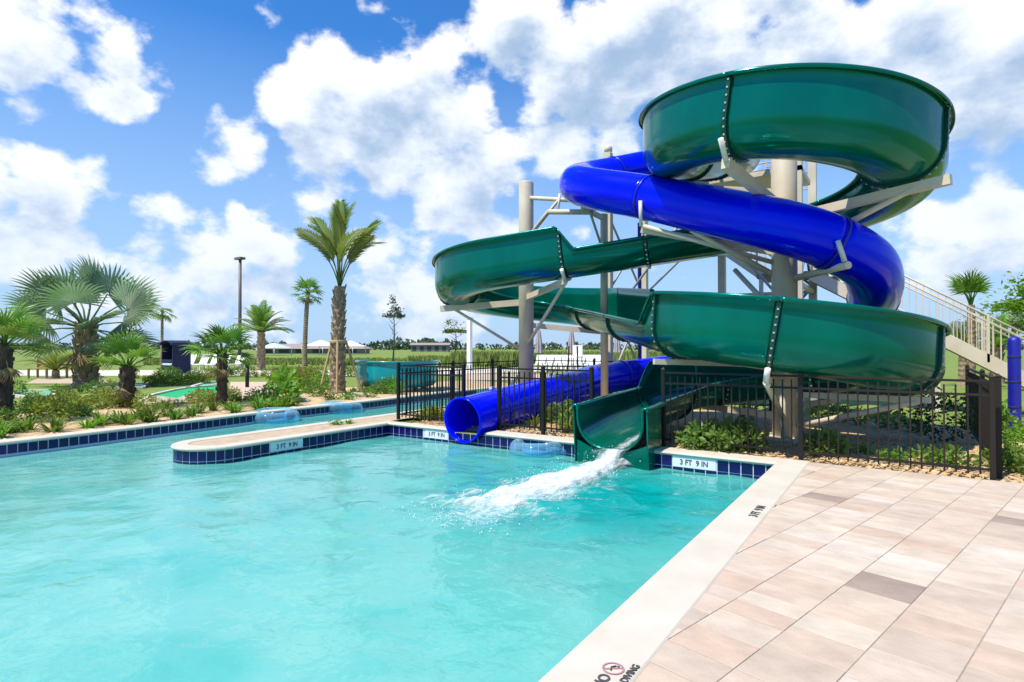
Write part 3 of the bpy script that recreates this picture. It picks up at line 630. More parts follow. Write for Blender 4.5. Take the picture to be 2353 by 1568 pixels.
def flume(i0, i1, name, parent, m, fn_l=hl_t, fn_r=hr_t):
    mb = MB(); n = None
    for i in range(i0, i1+1):
        p, Nn, B = frame(i); pr = profile(interp(GS[i], fn_l), interp(GS[i], fn_r)); n = len(pr)
        for (a, b) in pr: mb.v.append(p + Nn*a + B*b)
    for i in range(i1-i0):
        for j in range(n-1): mb.f.append([i*n+j, (i+1)*n+j, (i+1)*n+j+1, i*n+j+1]); mb.sm.append(True)
    o = mb.build(name, m, parent); md = o.modifiers.new('thickness', 'SOLIDIFY'); md.thickness = .014; md.offset = 0
    return o
def idx(s): return min(range(len(GS)), key=lambda i: abs(GS[i]-s))
joints = [0, 2.4, GM['u0']-.45, arc_s('u0',RU,81), arc_s('u0',RU,164), arc_s('u0',RU,245), GM['u1']+2.3, GM['l0']-1.3, arc_s('l0',RL,82), arc_s('l0',RL,165), GM['l1']+.3, GM['l1']+3.1, GM['d0']+.40, arc_s('d0',RLo,60), arc_s('d0',RLo,122), arc_s('d0',RLo,210), arc_s('d0',RLo,280), GM['d1']+.25, GM['end']]
ji = [idx(s) for s in joints]
for a, b in zip(ji, ji[1:]): flume(a, b, 'flume_section', gs, 'green_slide')
bolt_me = MB().lathe([(.013,0),(.013,.010),(.008,.016)], 6).mesh('bolt')
def flange(i, parent, m='green_flange'):
    mb = MB(); bl = MB(); hl, hr = interp(GS[i], hl_t), interp(GS[i], hr_t)
    p, Nn, B = frame(i); T = Nn.cross(B)
    inn = [q for q in profile(hl, hr, 0, .004)]; out = [q for q in profile(hl-.004, hr-.004, 0, .052)]
    n = len(inn)
    for off in (-.028, .028):
        for (a, b) in inn: mb.v.append(p + Nn*a + B*b + T*off)
        for (a, b) in out: mb.v.append(p + Nn*a + B*b + T*off)
    for j in range(n-1):
        mb.f += [[j, j+1, n+j+1, n+j], [2*n+j, 3*n+j, 3*n+j+1, 2*n+j+1], [n+j, n+j+1, 3*n+j+1, 3*n+j]]; mb.sm += [False]*3
    o = mb.build('flange', m, parent); recalc(o)
    # bolt heads round the flange, both faces
    acc = 0; last = None
    for j in range(1, n):
        d = math.hypot(out[j][0]-out[j-1][0], out[j][1]-out[j-1][1]); pos = 0
        while acc + d - pos >= .105:
            pos += .105 - acc; acc = 0; f = pos/d; a = out[j-1][0]+(out[j][0]-out[j-1][0])*f; b = out[j-1][1]+(out[j][1]-out[j-1][1])*f
            c = p + Nn*a + B*b; bl.box(-.012,.012,-.012,.012,-.012,.012, Matrix.Translation(c) @ T.to_track_quat('Z','Y').to_matrix().to_4x4())
        acc += d - pos
    k = bl.build('bolt_ring', 'bolt', o); tag(k, kind='stuff')
for i in ji[1:-1]: flange(i, gs)
# thick mouth lip
i = len(GP)-1; p, Nn, B = frame(i); T = B.cross(Nn); T = -T if T.y > 0 else T
pr = profile(.64, .64, .075, 0); lip = MB(); lip.tube([p + Nn*a + B*b + T*.0 for (a, b) in pr], .022, 8); lip.build('mouth_lip', 'green_slide', gs)
# side skirts of the splash-out mouth
for sg in (-1, 1):
    sk = MB(); vs = []
    for tt in (0, .55):
        q = p - T*tt; vs += [q + Nn*sg*(HW+.055) + B*(.64-.05), q + Nn*sg*(HW+.055) + Vector((0,0,WZ-.1-q.z))]
    sk.add(vs + [v + Nn*sg*.02 for v in vs], [(0,1,3,2),(4,6,7,5),(0,4,5,1),(2,3,7,6),(0,2,6,4)]); o = sk.build('mouth_skirt', 'green_slide', gs); recalc(o)
fk = MB(); vs = [p + Nn*HW*1.1 + Vector((0,0,WZ-.1-p.z)), p - Nn*HW*1.1 + Vector((0,0,WZ-.1-p.z)), p - Nn*HW*1.1 - B*.0 + Vector((0,0,.10)), p - Nn*(HW-.25) - B*.015, p + Nn*(HW-.25) - B*.015, p + Nn*HW*1.1 + Vector((0,0,.10))]
fk.add([v - T*.012 for v in vs] + [v - T*.03 for v in vs], [(0,1,2,3,4,5),(6,11,10,9,8,7)]); fk.build('mouth_apron', 'green_slide', gs)

# ------------------------------------------------------------------ blue tube slide
bc = [(-4.6,15.35,6.30),(-4.72,14.4,6.12),(-5.15,13.7,5.93),(-5.72,12.85,5.64),(-5.95,11.85,5.3),(-5.68,10.98,4.95),(-4.95,10.5,4.62),(-4.0,10.28,4.30),(-2.8,9.92,3.84),(-1.62,9.60,3.38),(-.92,9.75,3.08),(-.46,10.3,2.80),(-.36,11.1,2.56),(-.42,12.2,2.38),(-.52,13.4,2.2)]
bc += [(-3.5+3*math.cos(R(a)), 13.5+3*math.sin(R(a)), z) for a, z in ((20,1.95),(40,1.68),(60,1.42),(80,1.2),(100,1.04),(120,.91),(140,.80),(160,.72),(180,.64))]
bc += [(-6.5,12.4,.54),(-6.5,11.2,.44),(-6.5,10.0,.35),(-6.5,9.0,.27),(-6.5,8.0,.19)]
def resample(P, st):
    Q = [Vector(p) for p in smooth_pts(P, 16)]; out = [Q[0]]; acc = 0
    for a, b in zip(Q, Q[1:]):
        d = (b-a).length; pos = 0
        while acc + d - pos >= st: pos += st - acc; acc = 0; out.append(a.lerp(b, pos/d))
        acc += d - pos
    return out
BP = resample(bc, .09); TR = .405
bs = thing('tube_slide', 'royal blue enclosed tube slide spiralling down to the pool', 'water slide', (-1.6, 9.6, 0))
bj = [0, 22, 44]
def near_i(u, v, z): return min(range(len(BP)), key=lambda i: (BP[i]-Vector((u,v,z))).length)
bj = sorted({0, near_i(-5.72,12.85,5.62), near_i(-3.86,10.25,4.25), near_i(-.85,9.82,3.05), near_i(-.42,12.2,2.38), near_i(-1.2,15.4,1.68), near_i(-4.0,16.45,1.04), near_i(-6.3,14.6,.72), near_i(-6.5,11.6,.48), near_i(-6.5,9.1,.33), len(BP)-1})
for a, b in zip(bj, bj[1:]):
    o = MB().tube(BP[a:b+1], TR, 36, caps=False).build('tube_section', 'blue_slide', bs); md = o.modifiers.new('thickness', 'SOLIDIFY'); md.thickness = .016; md.offset = -1
for a in bj[1:-1]:
    t = (BP[a+1]-BP[a-1]).normalized()
    o = MB().tube([BP[a]-t*.02, BP[a]-t*.019, BP[a]+t*.019, BP[a]+t*.02], [TR+.002, TR+.014, TR+.014, TR+.002], 36, caps=False).build('flange', 'blue_flange', bs)
t = (BP[-1]-BP[-2]).normalized(); ref = Vector((1,0,0)); up = t.cross(ref)
o = MB().tube([BP[-1] + (ref*math.cos(2*math.pi*i/40) + up*math.sin(2*math.pi*i/40))*(TR-.005) for i in range(41)], .017, 8, caps=False).build('mouth_rim', 'blue_slide', bs)

# ------------------------------------------------------------------ columns, arms, braces
def column(name, label, c, r, h, arms, braces=(), sq=()):
    t = thing(name, label, 'support column', (*c, 0), 'steel columns carrying the slides')
    MB().lathe([(r,-.05),(r,h-.02),(r*.96,h)], 24, (*c, 0)).build('post', 'beige_steel', t)
    MB().box(c[0]-r*1.7, c[0]+r*1.7, c[1]-r*1.7, c[1]+r*1.7, -.06, .03).build('base_plate', 'beige_steel', t)
    for a, b, wd in arms: MB().bar(a, b, wd, wd*1.25).build('arm', 'beige_steel', t)
    for a, b, wd in braces: MB().tube([a, b], wd, 10).build('brace', 'beige_steel', t)
    for a, b, wd in sq: MB().tube([a, b], wd, 8).build('bracket', 'pale_steel', t)
    return t
mc = (-1.61, 10.5)
def gpt(s, a=0, b=-.06): p, Nn, B = frame(idx(s)); return p + Nn*a + B*b
def rim(s, sgn, dz): p, Nn, B = frame(idx(s)); return p + Nn*sgn*(HW+.06) + B*dz
jU1, jU2, jU3 = joints[3], joints[4], joints[5]
jD1, jD2, jD3, jD4 = joints[13], joints[14], joints[15], joints[16]
column('slide_support_column', 'tall beige column inside the right-hand green loops', mc, .2, 4.62,
  [((*mc,3.62), gpt(jU2,-.62,-.09), .11), ((*mc,3.75), gpt(jU1,-.35,-.16), .12), ((*mc,4.05), gpt(joints[2]+.3,-.4,-.07), .1), ((*mc,3.5), gpt(jU3,-.3,-.1), .1),
   ((*mc,.98), gpt(jD1,-.5,-.12), .07), ((*mc,.72), gpt(jD2,-.45,-.09), .07), ((*mc,.5), gpt(jD3,-.4,-.07), .07), ((*mc,1.2), gpt(joints[12],-.5,-.1), .07), ((*mc,.35), gpt(jD4,-.3,-.07), .09),
   ((*mc,3.05), (-3.9,10.0,3.62), .09)],
  [((mc[0]+.1,mc[1],2.62), (-.62,9.45,2.66), .055), ((*mc,2.6), (-3.0,9.98,3.52), .05), ((*mc,3.0), gpt(jU2,-.2,-.12), .045), ((*mc,.25), gpt(jD1,-.3,-.16), .045), ((*mc,.15), gpt(jD2,-.3,-.12), .045), ((-1.75,10.4,2.9), (-3.86,9.9,3.68), .04), ((*mc,1.9),(-2.6,11.4,2.95),.045), ((mc[0]+.02,mc[1]-.24,.02),(mc[0]-.02,mc[1]-.14,.95),.05)],
  [((-.66,9.36,2.70), (-.74,9.33,3.0), .035), ((-3.86,9.88,3.66), (-3.84,9.80,4.1), .035), (gpt(jU1,-.35,-.12), rim(jU1,-1,.12), .04), (gpt(jD1,-.5,-.12), rim(jD1,-1,.04), .04)])
lc = LC
jL0, jL1, jL2 = joints[7], joints[8], joints[9]
column('slide_support_column', 'tall beige column inside the left-hand green loop', lc, .185, 5.6,
  [((*lc,2.62), gpt(jL1,.45,-.09), .12), ((*lc,2.72), gpt(jL0,.35,-.12), .1), ((*lc,2.3), gpt(jL2,.2,-.09), .1), ((*lc,2.05), gpt(joints[10],.2,-.09), .1)],
  [((*lc,5.22), (-6.05,11.75,4.82), .05), ((*lc,4.15), (-6.75,11.55,4.62), .05), ((-6.75,11.55,4.62), (-5.56,11.5,4.45), .06), ((-7.2,11.85,4.42),(-6.6,11.8,4.95),.035),
   ((*lc,1.35), gpt(jL1,.1,-.1), .035), ((*lc,1.5), gpt(jL0,.2,-.1), .04), ((lc[0]-.1,lc[1]-.1,.85),(lc[0]-.65,lc[1]-.45,.05),.04)],
  [((-6.5,11.55,4.55),(-6.42,11.5,4.98),.03), (gpt(jL0,.35,-.1), rim(jL0,1,.1), .04)])
column('slide_support_column', 'slim beige post below the blue tube bend', (-5.56,12.0), .085, 4.5, [((-5.56,12.0,4.4), (-5.7,11.2,4.5), .08)], [((-5.56,12.0,3.6),(-5.62,11.4,4.45),.03)])
for (u, v, z, lb) in [(-6.96,12.0,.52,'slim pale post beside the low blue tube behind the fence'), (-6.96,9.6,.34,'short pale post at the blue tube just behind its mouth'), (-4.6,16.62,1.0,'slim pale post under the blue tube below the tower')]:
    t = thing('tube_stand', lb, 'support column', (u, v, 0), 'stands under the low blue tube')
    MB().box(u-.03,u+.03,v-.03,v+.03,-.05,z+.35).build('post','pale_steel',t); MB().tube([(u,v,z-.28),(u+.45,v,z-.44)], .025, 8).build('bracket','pale_steel',t)
MB()

# ------------------------------------------------------------------ slide tower and stairs
tw = thing('slide_tower', 'beige steel start tower with cross bracing and railed platform behind the slides', 'tower', (-4.5,16.6,0))
U0, U1, V0, V1, DZ = -7.0, -2.06, 15.4, 18.2, 5.85
for (u, v) in [(U0,V0),(U1,V0),(U0,V1),(U1,V1),((U0+U1)/2,V1)]:
    MB().box(u-.1,u+.1,v-.1,v+.1,-.05,DZ+ (1.25 if u == U0 else 1.15)).build('post','beige_steel',tw)
for u in (U0,):
    MB().lathe([(.07,0),(.12,.05),(.12,.16),(.05,.22)], 12, (u,V0,DZ+1.25)).build('post_lamp','beige_steel',tw)
dk = MB().box(U0-.1,U1+.1,V0-.1,16.9,DZ-.12,DZ).build('platform','beige_steel',tw)
for i in range(24):
    uu = U0 + .0 + (U1-U0)*(i+.5)/24; b = MB().box(uu-.095,uu+.095,V0-.08,16.88,DZ+.002,DZ+.03).build('deck_board','tread',tw)
def railing(a, b, z0, z1, parent, h=1.05, m='beige_steel', n=None, rails=(1.0,.55,.1), gap=.13, vm=None):
    a, b = Vector((*a, 0)), Vector((*b, 0)); L = (b-a).length; n = n or int(L/gap)
    for f in rails: MB().tube([(a.x,a.y,z0+h*f),(b.x,b.y,z1+h*f)], .022 if f == 1.0 else .016, 8).build('rail', m, parent)
    for i in range(n+1):
        t = i/n; p = a.lerp(b, t); z = z0+(z1-z0)*t; MB().bar((p.x,p.y,z+h*.1),(p.x,p.y,z+h), .016).build('baluster', vm or m, parent)
railing((U0,V0),(-5.3,V0),DZ,DZ,tw); railing((-2.75,V0),(U1,V0),DZ,DZ,tw); railing((U0,V0),(U0,V1-.1),DZ,DZ,tw); railing((U0,V1),(U1,V1),DZ,DZ,tw,gap=.2)
for (a, b) in [((U0,V0,.4),(U0,V1,3.0)),((U0,V1,.4),(U0,V0,3.0)),((U0,V0,3.1),(U0,V1,5.3)),((U0,V1,3.1),(U0,V0,5.3)),((U0,V1,.3),((U0+U1)/2,V1,3.2)),(((U0+U1)/2,V1,.3),(U0,V1,3.2)),((U1,V1,.3),((U0+U1)/2,V1,3.2)),(((U0+U1)/2,V1,.3),(U1,V1,3.2)),
               ((U0,V0,2.2),((U0+U1)/2,V0,5.3)),((U1,V0,2.2),((U0+U1)/2,V0,5.3)),((U1,V0,2.9),(U1,V1,5.2)),((U1,V1,2.9),(U1,V0,5.2)),((U0,V1,3.2),((U0+U1)/2,V1,5.4)),((U1,V1,3.2),((U0+U1)/2,V1,5.4))]:
    MB().tube([a, b], .035, 8).build('cross_brace','grey_steel',tw)
for z in (3.05,):
    for (a, b) in [((U0,V0),(U0,V1)),((U0,V1),(U1,V1)),((U1,V0),(U1,V1))]: MB().bar((*a,z),(*b,z),.1).build('girder','beige_steel',tw)
MB().tube([(U0+.35,V0+1.5,-.05),(U0+.35,V0+1.5,5.3)], .06, 10).build('riser_pipe','blue_rail',tw)
stt = thing('stairs', 'beige steel stair flight with tan railings climbing to the slide tower', 'stairs', (2.6,17,0))
def flight(u0, z0, u1, z1, v0, v1, n, rail=True):
    for i in range(n):
        t = (i+.5)/n; u = u0+(u1-u0)*t; z = z0+(z1-z0)*(i+1)/n; du = abs(u1-u0)/n/2+.02
        MB().box(u-du,u+du,v0+.03,v1-.03,z-.045,z).build('tread','tread',stt)
        MB().box(u+du-.03,u+du-.015,v0+.03,v1-.03,z-abs(z1-z0)/n,z-.046).build('riser','tread',stt)
    for v in (v0, v1):
        MB().bar((u0+.15,v,z0-.02),(u1,v,z1-.1),.05,.3).build('stringer','beige_steel',stt)
        if rail: railing((u0,v),(u1,v),z0+.05,z1+.05,stt,1.0,gap=.14,rails=(1.0,.86,.12))
        for t in (.0,.33,.66,1.0):
            u = u0+(u1-u0)*t; z = z0+(z1-z0)*t; MB().bar((u,v,z),(u,v,z+1.1),.05).build('newel','beige_steel',stt)
flight(3.4, 0, -1.95, 3.5, 17.0, 18.2, 20)
MB().box(-3.3,-1.95,16.95,18.25,3.38,3.5).build('landing','tread',stt)
flight(-3.3, 3.5, -6.0, DZ, 17.0, 18.15, 12, True)
for (u, v) in [(-3.2,17.05),(.7,17.05),(.7,18.15)]: MB().box(u-.05,u+.05,v-.05,v+.05,-.05,(3.4 if u<0 else 1.62)).build('leg','beige_steel',stt)

# ------------------------------------------------------------------ black picket fence
FH = 1.14
pk = MB().box(-.009,.009,-.009,.009,.0,FH-.12).mesh('picket'); pk.materials.append(MATS['fence_black'])
pkb = pk.copy(); pkb.materials.clear(); pkb.materials.append(MATS['fence_brown'])
def fence(a, b, posts, label, pitch=.112, m='fence_black', pw=.055):
    a, b = Vector((*a,0)), Vector((*b,0)); t = thing('fence_panel', label, 'fence', tuple(a), 'black metal fence around the slide bed')
    for f in posts:
        p = a.lerp(b, f); mb = MB().box(p.x-pw/2,p.x+pw/2,p.y-pw/2,p.y+pw/2,-.06,FH+.02); mb.add([(p.x-pw*.62,p.y-pw*.62,FH+.02),(p.x+pw*.62,p.y-pw*.62,FH+.02),(p.x+pw*.62,p.y+pw*.62,FH+.02),(p.x-pw*.62,p.y+pw*.62,FH+.02),(p.x,p.y,FH+.055)], [(3,2,1,0),(0,1,4),(1,2,4),(2,3,4),(3,0,4)]); mb.build('post', m, t)
    for z in (FH-.03, FH-.19, .1): MB().bar((a.x,a.y,z),(b.x,b.y,z),.026,.028).build('rail', m, t)
    n = max(2, round((b-a).length/pitch))
    for i in range(1, n):
        p = a.lerp(b, i/n); place(pkb if m == 'fence_brown' else pk, 'picket', t, (p.x-a.x,p.y-a.y,.04), (0,0,random.uniform(-.05,.05)))
    return t
FV = 8.66
fence((-8.75,FV+.1),(-6.95,FV+.02),(0,1),'black picket panel left of the blue tube mouth at the spit corner')
fence((-6.10,FV),(-4.24,FV),(0,.5,1),'black picket panel between the blue and green slide mouths')
fence((-3.03,FV),(-1.13,FV-.04),(0,1),'black picket panel just right of the green slide mouth')
fence((-1.13,FV-.05),(.85,FV-.12),(1,),'brown picket panel along the paved deck below the low green loop', m='fence_brown', pw=.05)
fence((.93,FV+.12),(1.0,13.6),(0,.4,1),'dark picket run going back from the deck corner toward the stairs', m='fence_brown', pw=.055, pitch=.13)
fence((-8.75,FV+.25),(-9.05,14.2),(.33,.66,1),'black picket run going back beside the river bank')
fence((-9.0,14.5),(-2.6,14.9),(.3,.6,1),'distant black picket run across the back of the slide bed', pitch=.16)

# ------------------------------------------------------------------ blue padded post
bp0 = G(2332, 990); pp = thing('padded_post', 'blue padded post standing by the stairs', 'post', tuple(bp0))
MB().lathe([(.088,.02),(.095,.05),(.095,1.60),(.085,1.66),(.03,1.69)], 20, bp0).build('pad','blue_pad',pp)
MB().lathe([(.05,-.06),(.05,.03)], 12, bp0).build('stub','grey_steel',pp)
for z in (.4,.85,1.3): MB().lathe([(.096,z),(.099,z+.01),(.099,z+.03),(.096,z+.04)], 20, bp0).build('strap','navy_cloth',pp)

# ------------------------------------------------------------------ splash: sheet of water leaving the green mouth, foam, droplets
def splash():
    u0, u1, v0, v1 = -5.5, -2.5, 4.3, 8.15; nu, nv = 84, 110; verts = []; fo = []
    for j in range(nv):
        v = v0+(v1-v0)*j/(nv-1); t = (v1-v)/(v1-v0)
        cx = -3.50 - .52*t; hw = .26 + .95*t - .12*max(0, t-.75)
        for i in range(nu):
            u = u0+(u1-u0)*i/(nu-1); e = math.exp(-((u-cx)/hw)**2*1.2); end = min(1, (1-t)/.30) if t > .7 else 1
            n = mnoise.fractal(Vector((u*3.2, v*2.0, 1)), 1, 2, 5); n2 = mnoise.noise(Vector((u*9, v*6, 5)))
            jet = math.exp(-((t-.05)/.20)**2)
            h = e*end*(.045*math.exp(-((t-.26)/.25)**2) + .022 + .08*jet) + e*end*(.06*n + .03*n2) - .03*(1-e)
            verts.append((u, v, WZ + h)); fo.append(max(0, e*(1.2-.22*t)*end**.5 - .22 + .26*n))
    faces = [(j*nu+i, j*nu+i+1, (j+1)*nu+i+1, (j+1)*nu+i) for j in range(nv-1) for i in range(nu-1)]
    me = bpy.data.meshes.new('splash_foam'); me.from_pydata(verts, [], faces); me.polygons.foreach_set('use_smooth', [True]*len(faces))
    a = me.attributes.new('foam','FLOAT','POINT'); a.data.foreach_set('value', fo); me.materials.append(MATS['foam'])
    o = bpy.data.objects.new('splash_foam', me); C.objects.link(o); tag(o, 'white churning splash below the green slide mouth', 'splash', kind='stuff')
    # droplets and foam beads
    rnd = random.Random(3); mb = MB()
    oct_v = [Vector(p) for p in ((1,0,0),(-1,0,0),(0,1,0),(0,-1,0),(0,0,1),(0,0,-1))]; oct_f = [(0,2,4),(2,1,4),(1,3,4),(3,0,4),(2,0,5),(1,2,5),(3,1,5),(0,3,5)]
    for k in range(1100):
        t = rnd.random()**.8; v = 8.2 - 3.9*t; cx = -3.5 - .42*t; u = rnd.gauss(cx, .16+.28*t); r = rnd.choice([.003,.004,.006,.008])*rnd.uniform(.7,1.2)
        z = WZ + abs(rnd.gauss(.02, .10*math.exp(-((t-.2)/.35)**2) + .012)) + (.08 if t < .12 else 0)
        c = Vector((u, v, z)); mb.add([c + p*r*rnd.uniform(.7,1.3) for p in oct_v], oct_f, True)
    o = mb.build('droplets', 'white_paint'); MATS['white_paint']; o.data.materials[0] = MATS['drop']; tag(o, 'spray droplets thrown up by the slide splash', 'spray', kind='stuff')
mat('drop', (.85,.92,.94), .15)
splash()
# water running down the last metres of the flume
def film():
    mb = MB(); i0 = idx(GM['d1']-1.0); n = len(GP)-1-i0; fo = []; nc = 15
    for i in range(i0, len(GP)):
        p, Nn, B = frame(i); s = GS[i]
        for j in range(nc):
            a = -.36 + .72*j/(nc-1) + .05; b = .016 + .012*mnoise.noise(Vector((a*9, s*2.5, 2))) + (max(0, abs(a)-.12)**2)*1.15
            mb.v.append(p + Nn*a + B*b); fo.append(.10 + .55*math.exp(-((a-.12)/.10)**2)*min(1, max(0, (s-GM['d1']-.6)/1.4)) )
    q, Nn, B = frame(len(GP)-1)
    for k in range(1, 13):                                   # free-falling tongue
        for j in range(nc):
            a = -.36 + .72*j/(nc-1) + .05; b = .016 + (max(0, abs(a)-.12)**2)*1.15
            pt = q + Nn*a*(1-.012*k) + B*b; pt.y -= .045*k; pt.z = max(WZ-.03, pt.z - .0022*k*k)
            mb.v.append(pt); fo.append(.25 + .6*math.exp(-((a-.1)/.16)**2))
    rows = len(mb.v)//nc
    for i in range(rows-1):
        for j in range(nc-1): mb.f.append([i*nc+j, (i+1)*nc+j, (i+1)*nc+j+1, i*nc+j+1]); mb.sm.append(True)
    o = mb.build('slide_water', 'foam'); a = o.data.attributes.new('foam','FLOAT','POINT'); a.data.foreach_set('value', fo)
    tag(o, 'white stream of water running out of the green slide', 'running water', kind='stuff')
film()

# ------------------------------------------------------------------ floating rings
def ring_float(c, R0, r0, label, tilt=(0,0), double=False):
    t = thing('swim_ring', label, 'swim ring', (c.x, c.y, WZ), 'clear blue swim rings on the water')
    cs = [(0,0)] if not double else [(-R0*.98,0),(R0*.98,0)]
    for (ox, oy) in cs:
        mb = MB(); mb.tube([Vector((ox,oy,0)) + Vector((R0*math.cos(2*math.pi*i/36), R0*math.sin(2*math.pi*i/36), r0*.72)) for i in range(37)], r0, 14, caps=False)
        o = place(mb.mesh('ring_tube'), 'ring_tube', t, (0,0,0), (tilt[0],tilt[1],YAW)); o.data.materials.append(MATS['clear_vinyl'])
        h = MB().lathe([(R0*.75,0),(R0*.75,.006)], 24, (ox,oy,r0*.3)); o = place(h.mesh('ring_floor'), 'ring_floor', t, (0,0,0), (tilt[0],tilt[1],YAW)); o.data.materials.append(MATS['clear_vinyl'])
    vb = MB().lathe([(.02,0),(.02,.03),(.012,.04)], 10, (R0*.3,-R0-r0*.2,r0*1.4)); o = place(vb.mesh('valve'), 'valve', t, (0,0,0), (0,0,YAW)); o.data.materials.append(MATS['white_paint'])
ring_float(G(632,968,WZ), .40, .155, 'clear blue swim ring in the river nearest the spit tip', (.06,.05))
ring_float(G(784,947,WZ), .42, .16, 'clear blue swim ring in the river below the braced palm', (-.04,.05))
ring_float(G(1238,1040,WZ), .36, .13, 'clear blue swim ring between the two slide mouths', (.03,-.05))
ring_float(G(1292,1042,WZ), .20, .075, 'small clear blue ring beside the green slide mouth')
ring_float(G(1112,893,WZ), .42, .16, 'clear pale swim ring in the river behind the fence')

# ------------------------------------------------------------------ plants
VR = random.Random(21)
def fan_leaf(L, pet, nseg, spread, droop, split=.55, arch=.12, seed=0):
    """fan-palm leaf: stalk along +x, pleated blade of separate fingers"""
    rn = random.Random(seed); mb = MB(); w = .022*L + .008
    mb.tube([(0,0,0),(pet*.5,0,pet*.05),(pet,0,0)], [w*1.2, w*.8, w*.6], 5)
    for i in range(nseg):
        a0 = R(-spread + 2*spread*i/nseg); a1 = R(-spread + 2*spread*(i+1)/nseg); am = (a0+a1)/2
        ln = L*(.72 + .28*math.cos(am*.75))*rn.uniform(.93,1.05); rs = ln*split*rn.uniform(.92,1.08); dr = droop*rn.uniform(.6,1.4)
        def P(r, a, lift=0):
            f = r/ln; return Vector((pet + r*math.cos(a)*(1 - .25*dr*f*f), r*math.sin(a), lift + arch*L*math.cos(a*1.1)*f - .10*L*abs(math.sin(a)) *-f*.6 - dr*ln*f**3*.55))
        ry = .035*L
        mb.add([P(.03*L,a0), P(.03*L,a1), P(rs,a1), P(rs,am,-ry*.7), P(rs,a0), P((rs+ln)/2,am+(a1-am)*.45), P((rs+ln)/2,am+(a0-am)*.45), P(ln,am+rn.uniform(-.02,.02))],
               [(0,3,4),(0,1,3),(1,2,3),(4,3,6),(3,2,5),(3,5,6),(6,5,7)])
    return mb.mesh('frond')
def feather_leaf(L, n, wid, droop, seed=0, ang=50, t0=.12):
    rn = random.Random(seed); mb = MB(); pts = [Vector((L*t*(1-.25*droop*t), 0, L*(.28*t - droop*.75*t*t))) for t in [i/12 for i in range(13)]]
    mb.tube(pts, [.022*(1-.85*i/12)+.003 for i in range(13)], 4)
    for i in range(n):
        t = t0 + (.99-t0)*i/(n-1); k = t*12; j = min(11, int(k)); p = pts[j].lerp(pts[j+1], k-j); d = (pts[j+1]-pts[j]).normalized()
        ll = wid*math.sin(math.pi*min(1, .16+.8*(t-t0)/(1-t0)))**.7*rn.uniform(.85,1.1)
        for sg in (-1, 1):
            v = (d*math.cos(R(ang)) + Vector((0,sg,0))*math.sin(R(ang)) + Vector((0,0,.25))).normalized(); q = p + v*ll - Vector((0,0,ll*.28*rn.uniform(.6,1.5))); m_ = p + v*ll*.5; sd_ = d*.016*L**.5
            mb.add([p - sd_*.6, p + sd_*.6, m_ + sd_, m_ - sd_, q], [(0,1,2,3),(3,2,4)])
    return mb.mesh('frond')
FR = {}
def frond_set(key, makes, m):
    FR[key] = makes
    for me in makes: me.materials.append(MATS[m])
frond_set('silver', [fan_leaf(1.25, 1.35, 28, 118, .28, .52, seed=i) for i in range(4)], 'palm_silver')
frond_set('small', [fan_leaf(.52, .42, 20, 105, .45, .36, seed=10+i) for i in range(4)], 'palm_green')
frond_set('smalldark', [fan_leaf(.50, .40, 20, 110, .55, .36, seed=20+i) for i in range(4)], 'palm_dark')
frond_set('sabal', [fan_leaf(1.0, 1.25, 22, 75, .9, .42, seed=30+i) for i in range(4)], 'palm_olive')
frond_set('sabalsmall', [fan_leaf(.55, .35, 20, 110, .6, .5, seed=40+i) for i in range(3)], 'palm_green')
frond_set('feather', [feather_leaf(2.1, 34, .42, .55, seed=50+i) for i in range(4)], 'palm_green')
frond_set('areca', [feather_leaf(1.9, 26, .40, .65, seed=60+i) for i in range(3)], 'leaf_yellow')
frond_set('plume', [feather_leaf(2.7, 38, .60, .30+.14*i, seed=80+i, ang=36+3*i, t0=.36) for i in range(5)], 'palm_olive')
frond_set('dead', [fan_leaf(.9, .9, 14, 60, 1.1, .4, seed=70+i) for i in range(2)], 'dead_frond')
def trunk(base, r0, r1, h, lean=(0,0), boots=0, bl=.16, seed=0, fuzz=.05):
    rn = random.Random(seed); mb = MB(); n = max(6, int(h/.09)); o = 14
    for i in range(n+1):
        t = i/n; c = base + Vector((lean[0]*t*t, lean[1]*t*t, h*t - .06*(1-t))); rr = (r0+(r1-r0)*t**.7)*(1 + fuzz*(1 if i % 2 else -1))*(1 + .25*math.exp(-t*14))
        for j in range(o):
            th = 2*math.pi*j/o; q = 1 + .06*mnoise.noise(Vector((j*1.3, i*.7, seed))); mb.v.append(c + Vector((rr*q*math.cos(th), rr*q*math.sin(th), 0)))
    for i in range(n):
        for j in range(o): mb.f.append([i*o+j, i*o+(j+1)%o, (i+1)*o+(j+1)%o, (i+1)*o+j]); mb.sm.append(False)
    mb.f.append([n*o+j for j in range(o)]); mb.sm.append(False)
    for k in range(boots):
        t = k/boots; z = h*(.04 + .95*t); th = k*2.4; rr = r0+(r1-r0)*t; c = base + Vector((lean[0]*t*t, lean[1]*t*t, z)); d = Vector((math.cos(th), math.sin(th), 0)); s_ = Vector((-d.y, d.x, 0))
        l = bl*rn.uniform(.7,1.2); a = c + d*rr*.8; b = a + d*l*.42 + Vector((0,0,l)); w_ = bl*.33
        mb.add([a - s_*w_, a + s_*w_, b + s_*w_*.6, b - s_*w_*.6, a - s_*w_ + d*.05 - Vector((0,0,.03)), a + s_*w_ + d*.05 - Vector((0,0,.03)), b + s_*w_*.5 + d*.03, b - s_*w_*.5 + d*.03], [(0,1,2,3),(4,7,6,5),(0,4,5,1),(1,5,6,2),(2,6,7,3),(3,7,4,0)])
    return mb
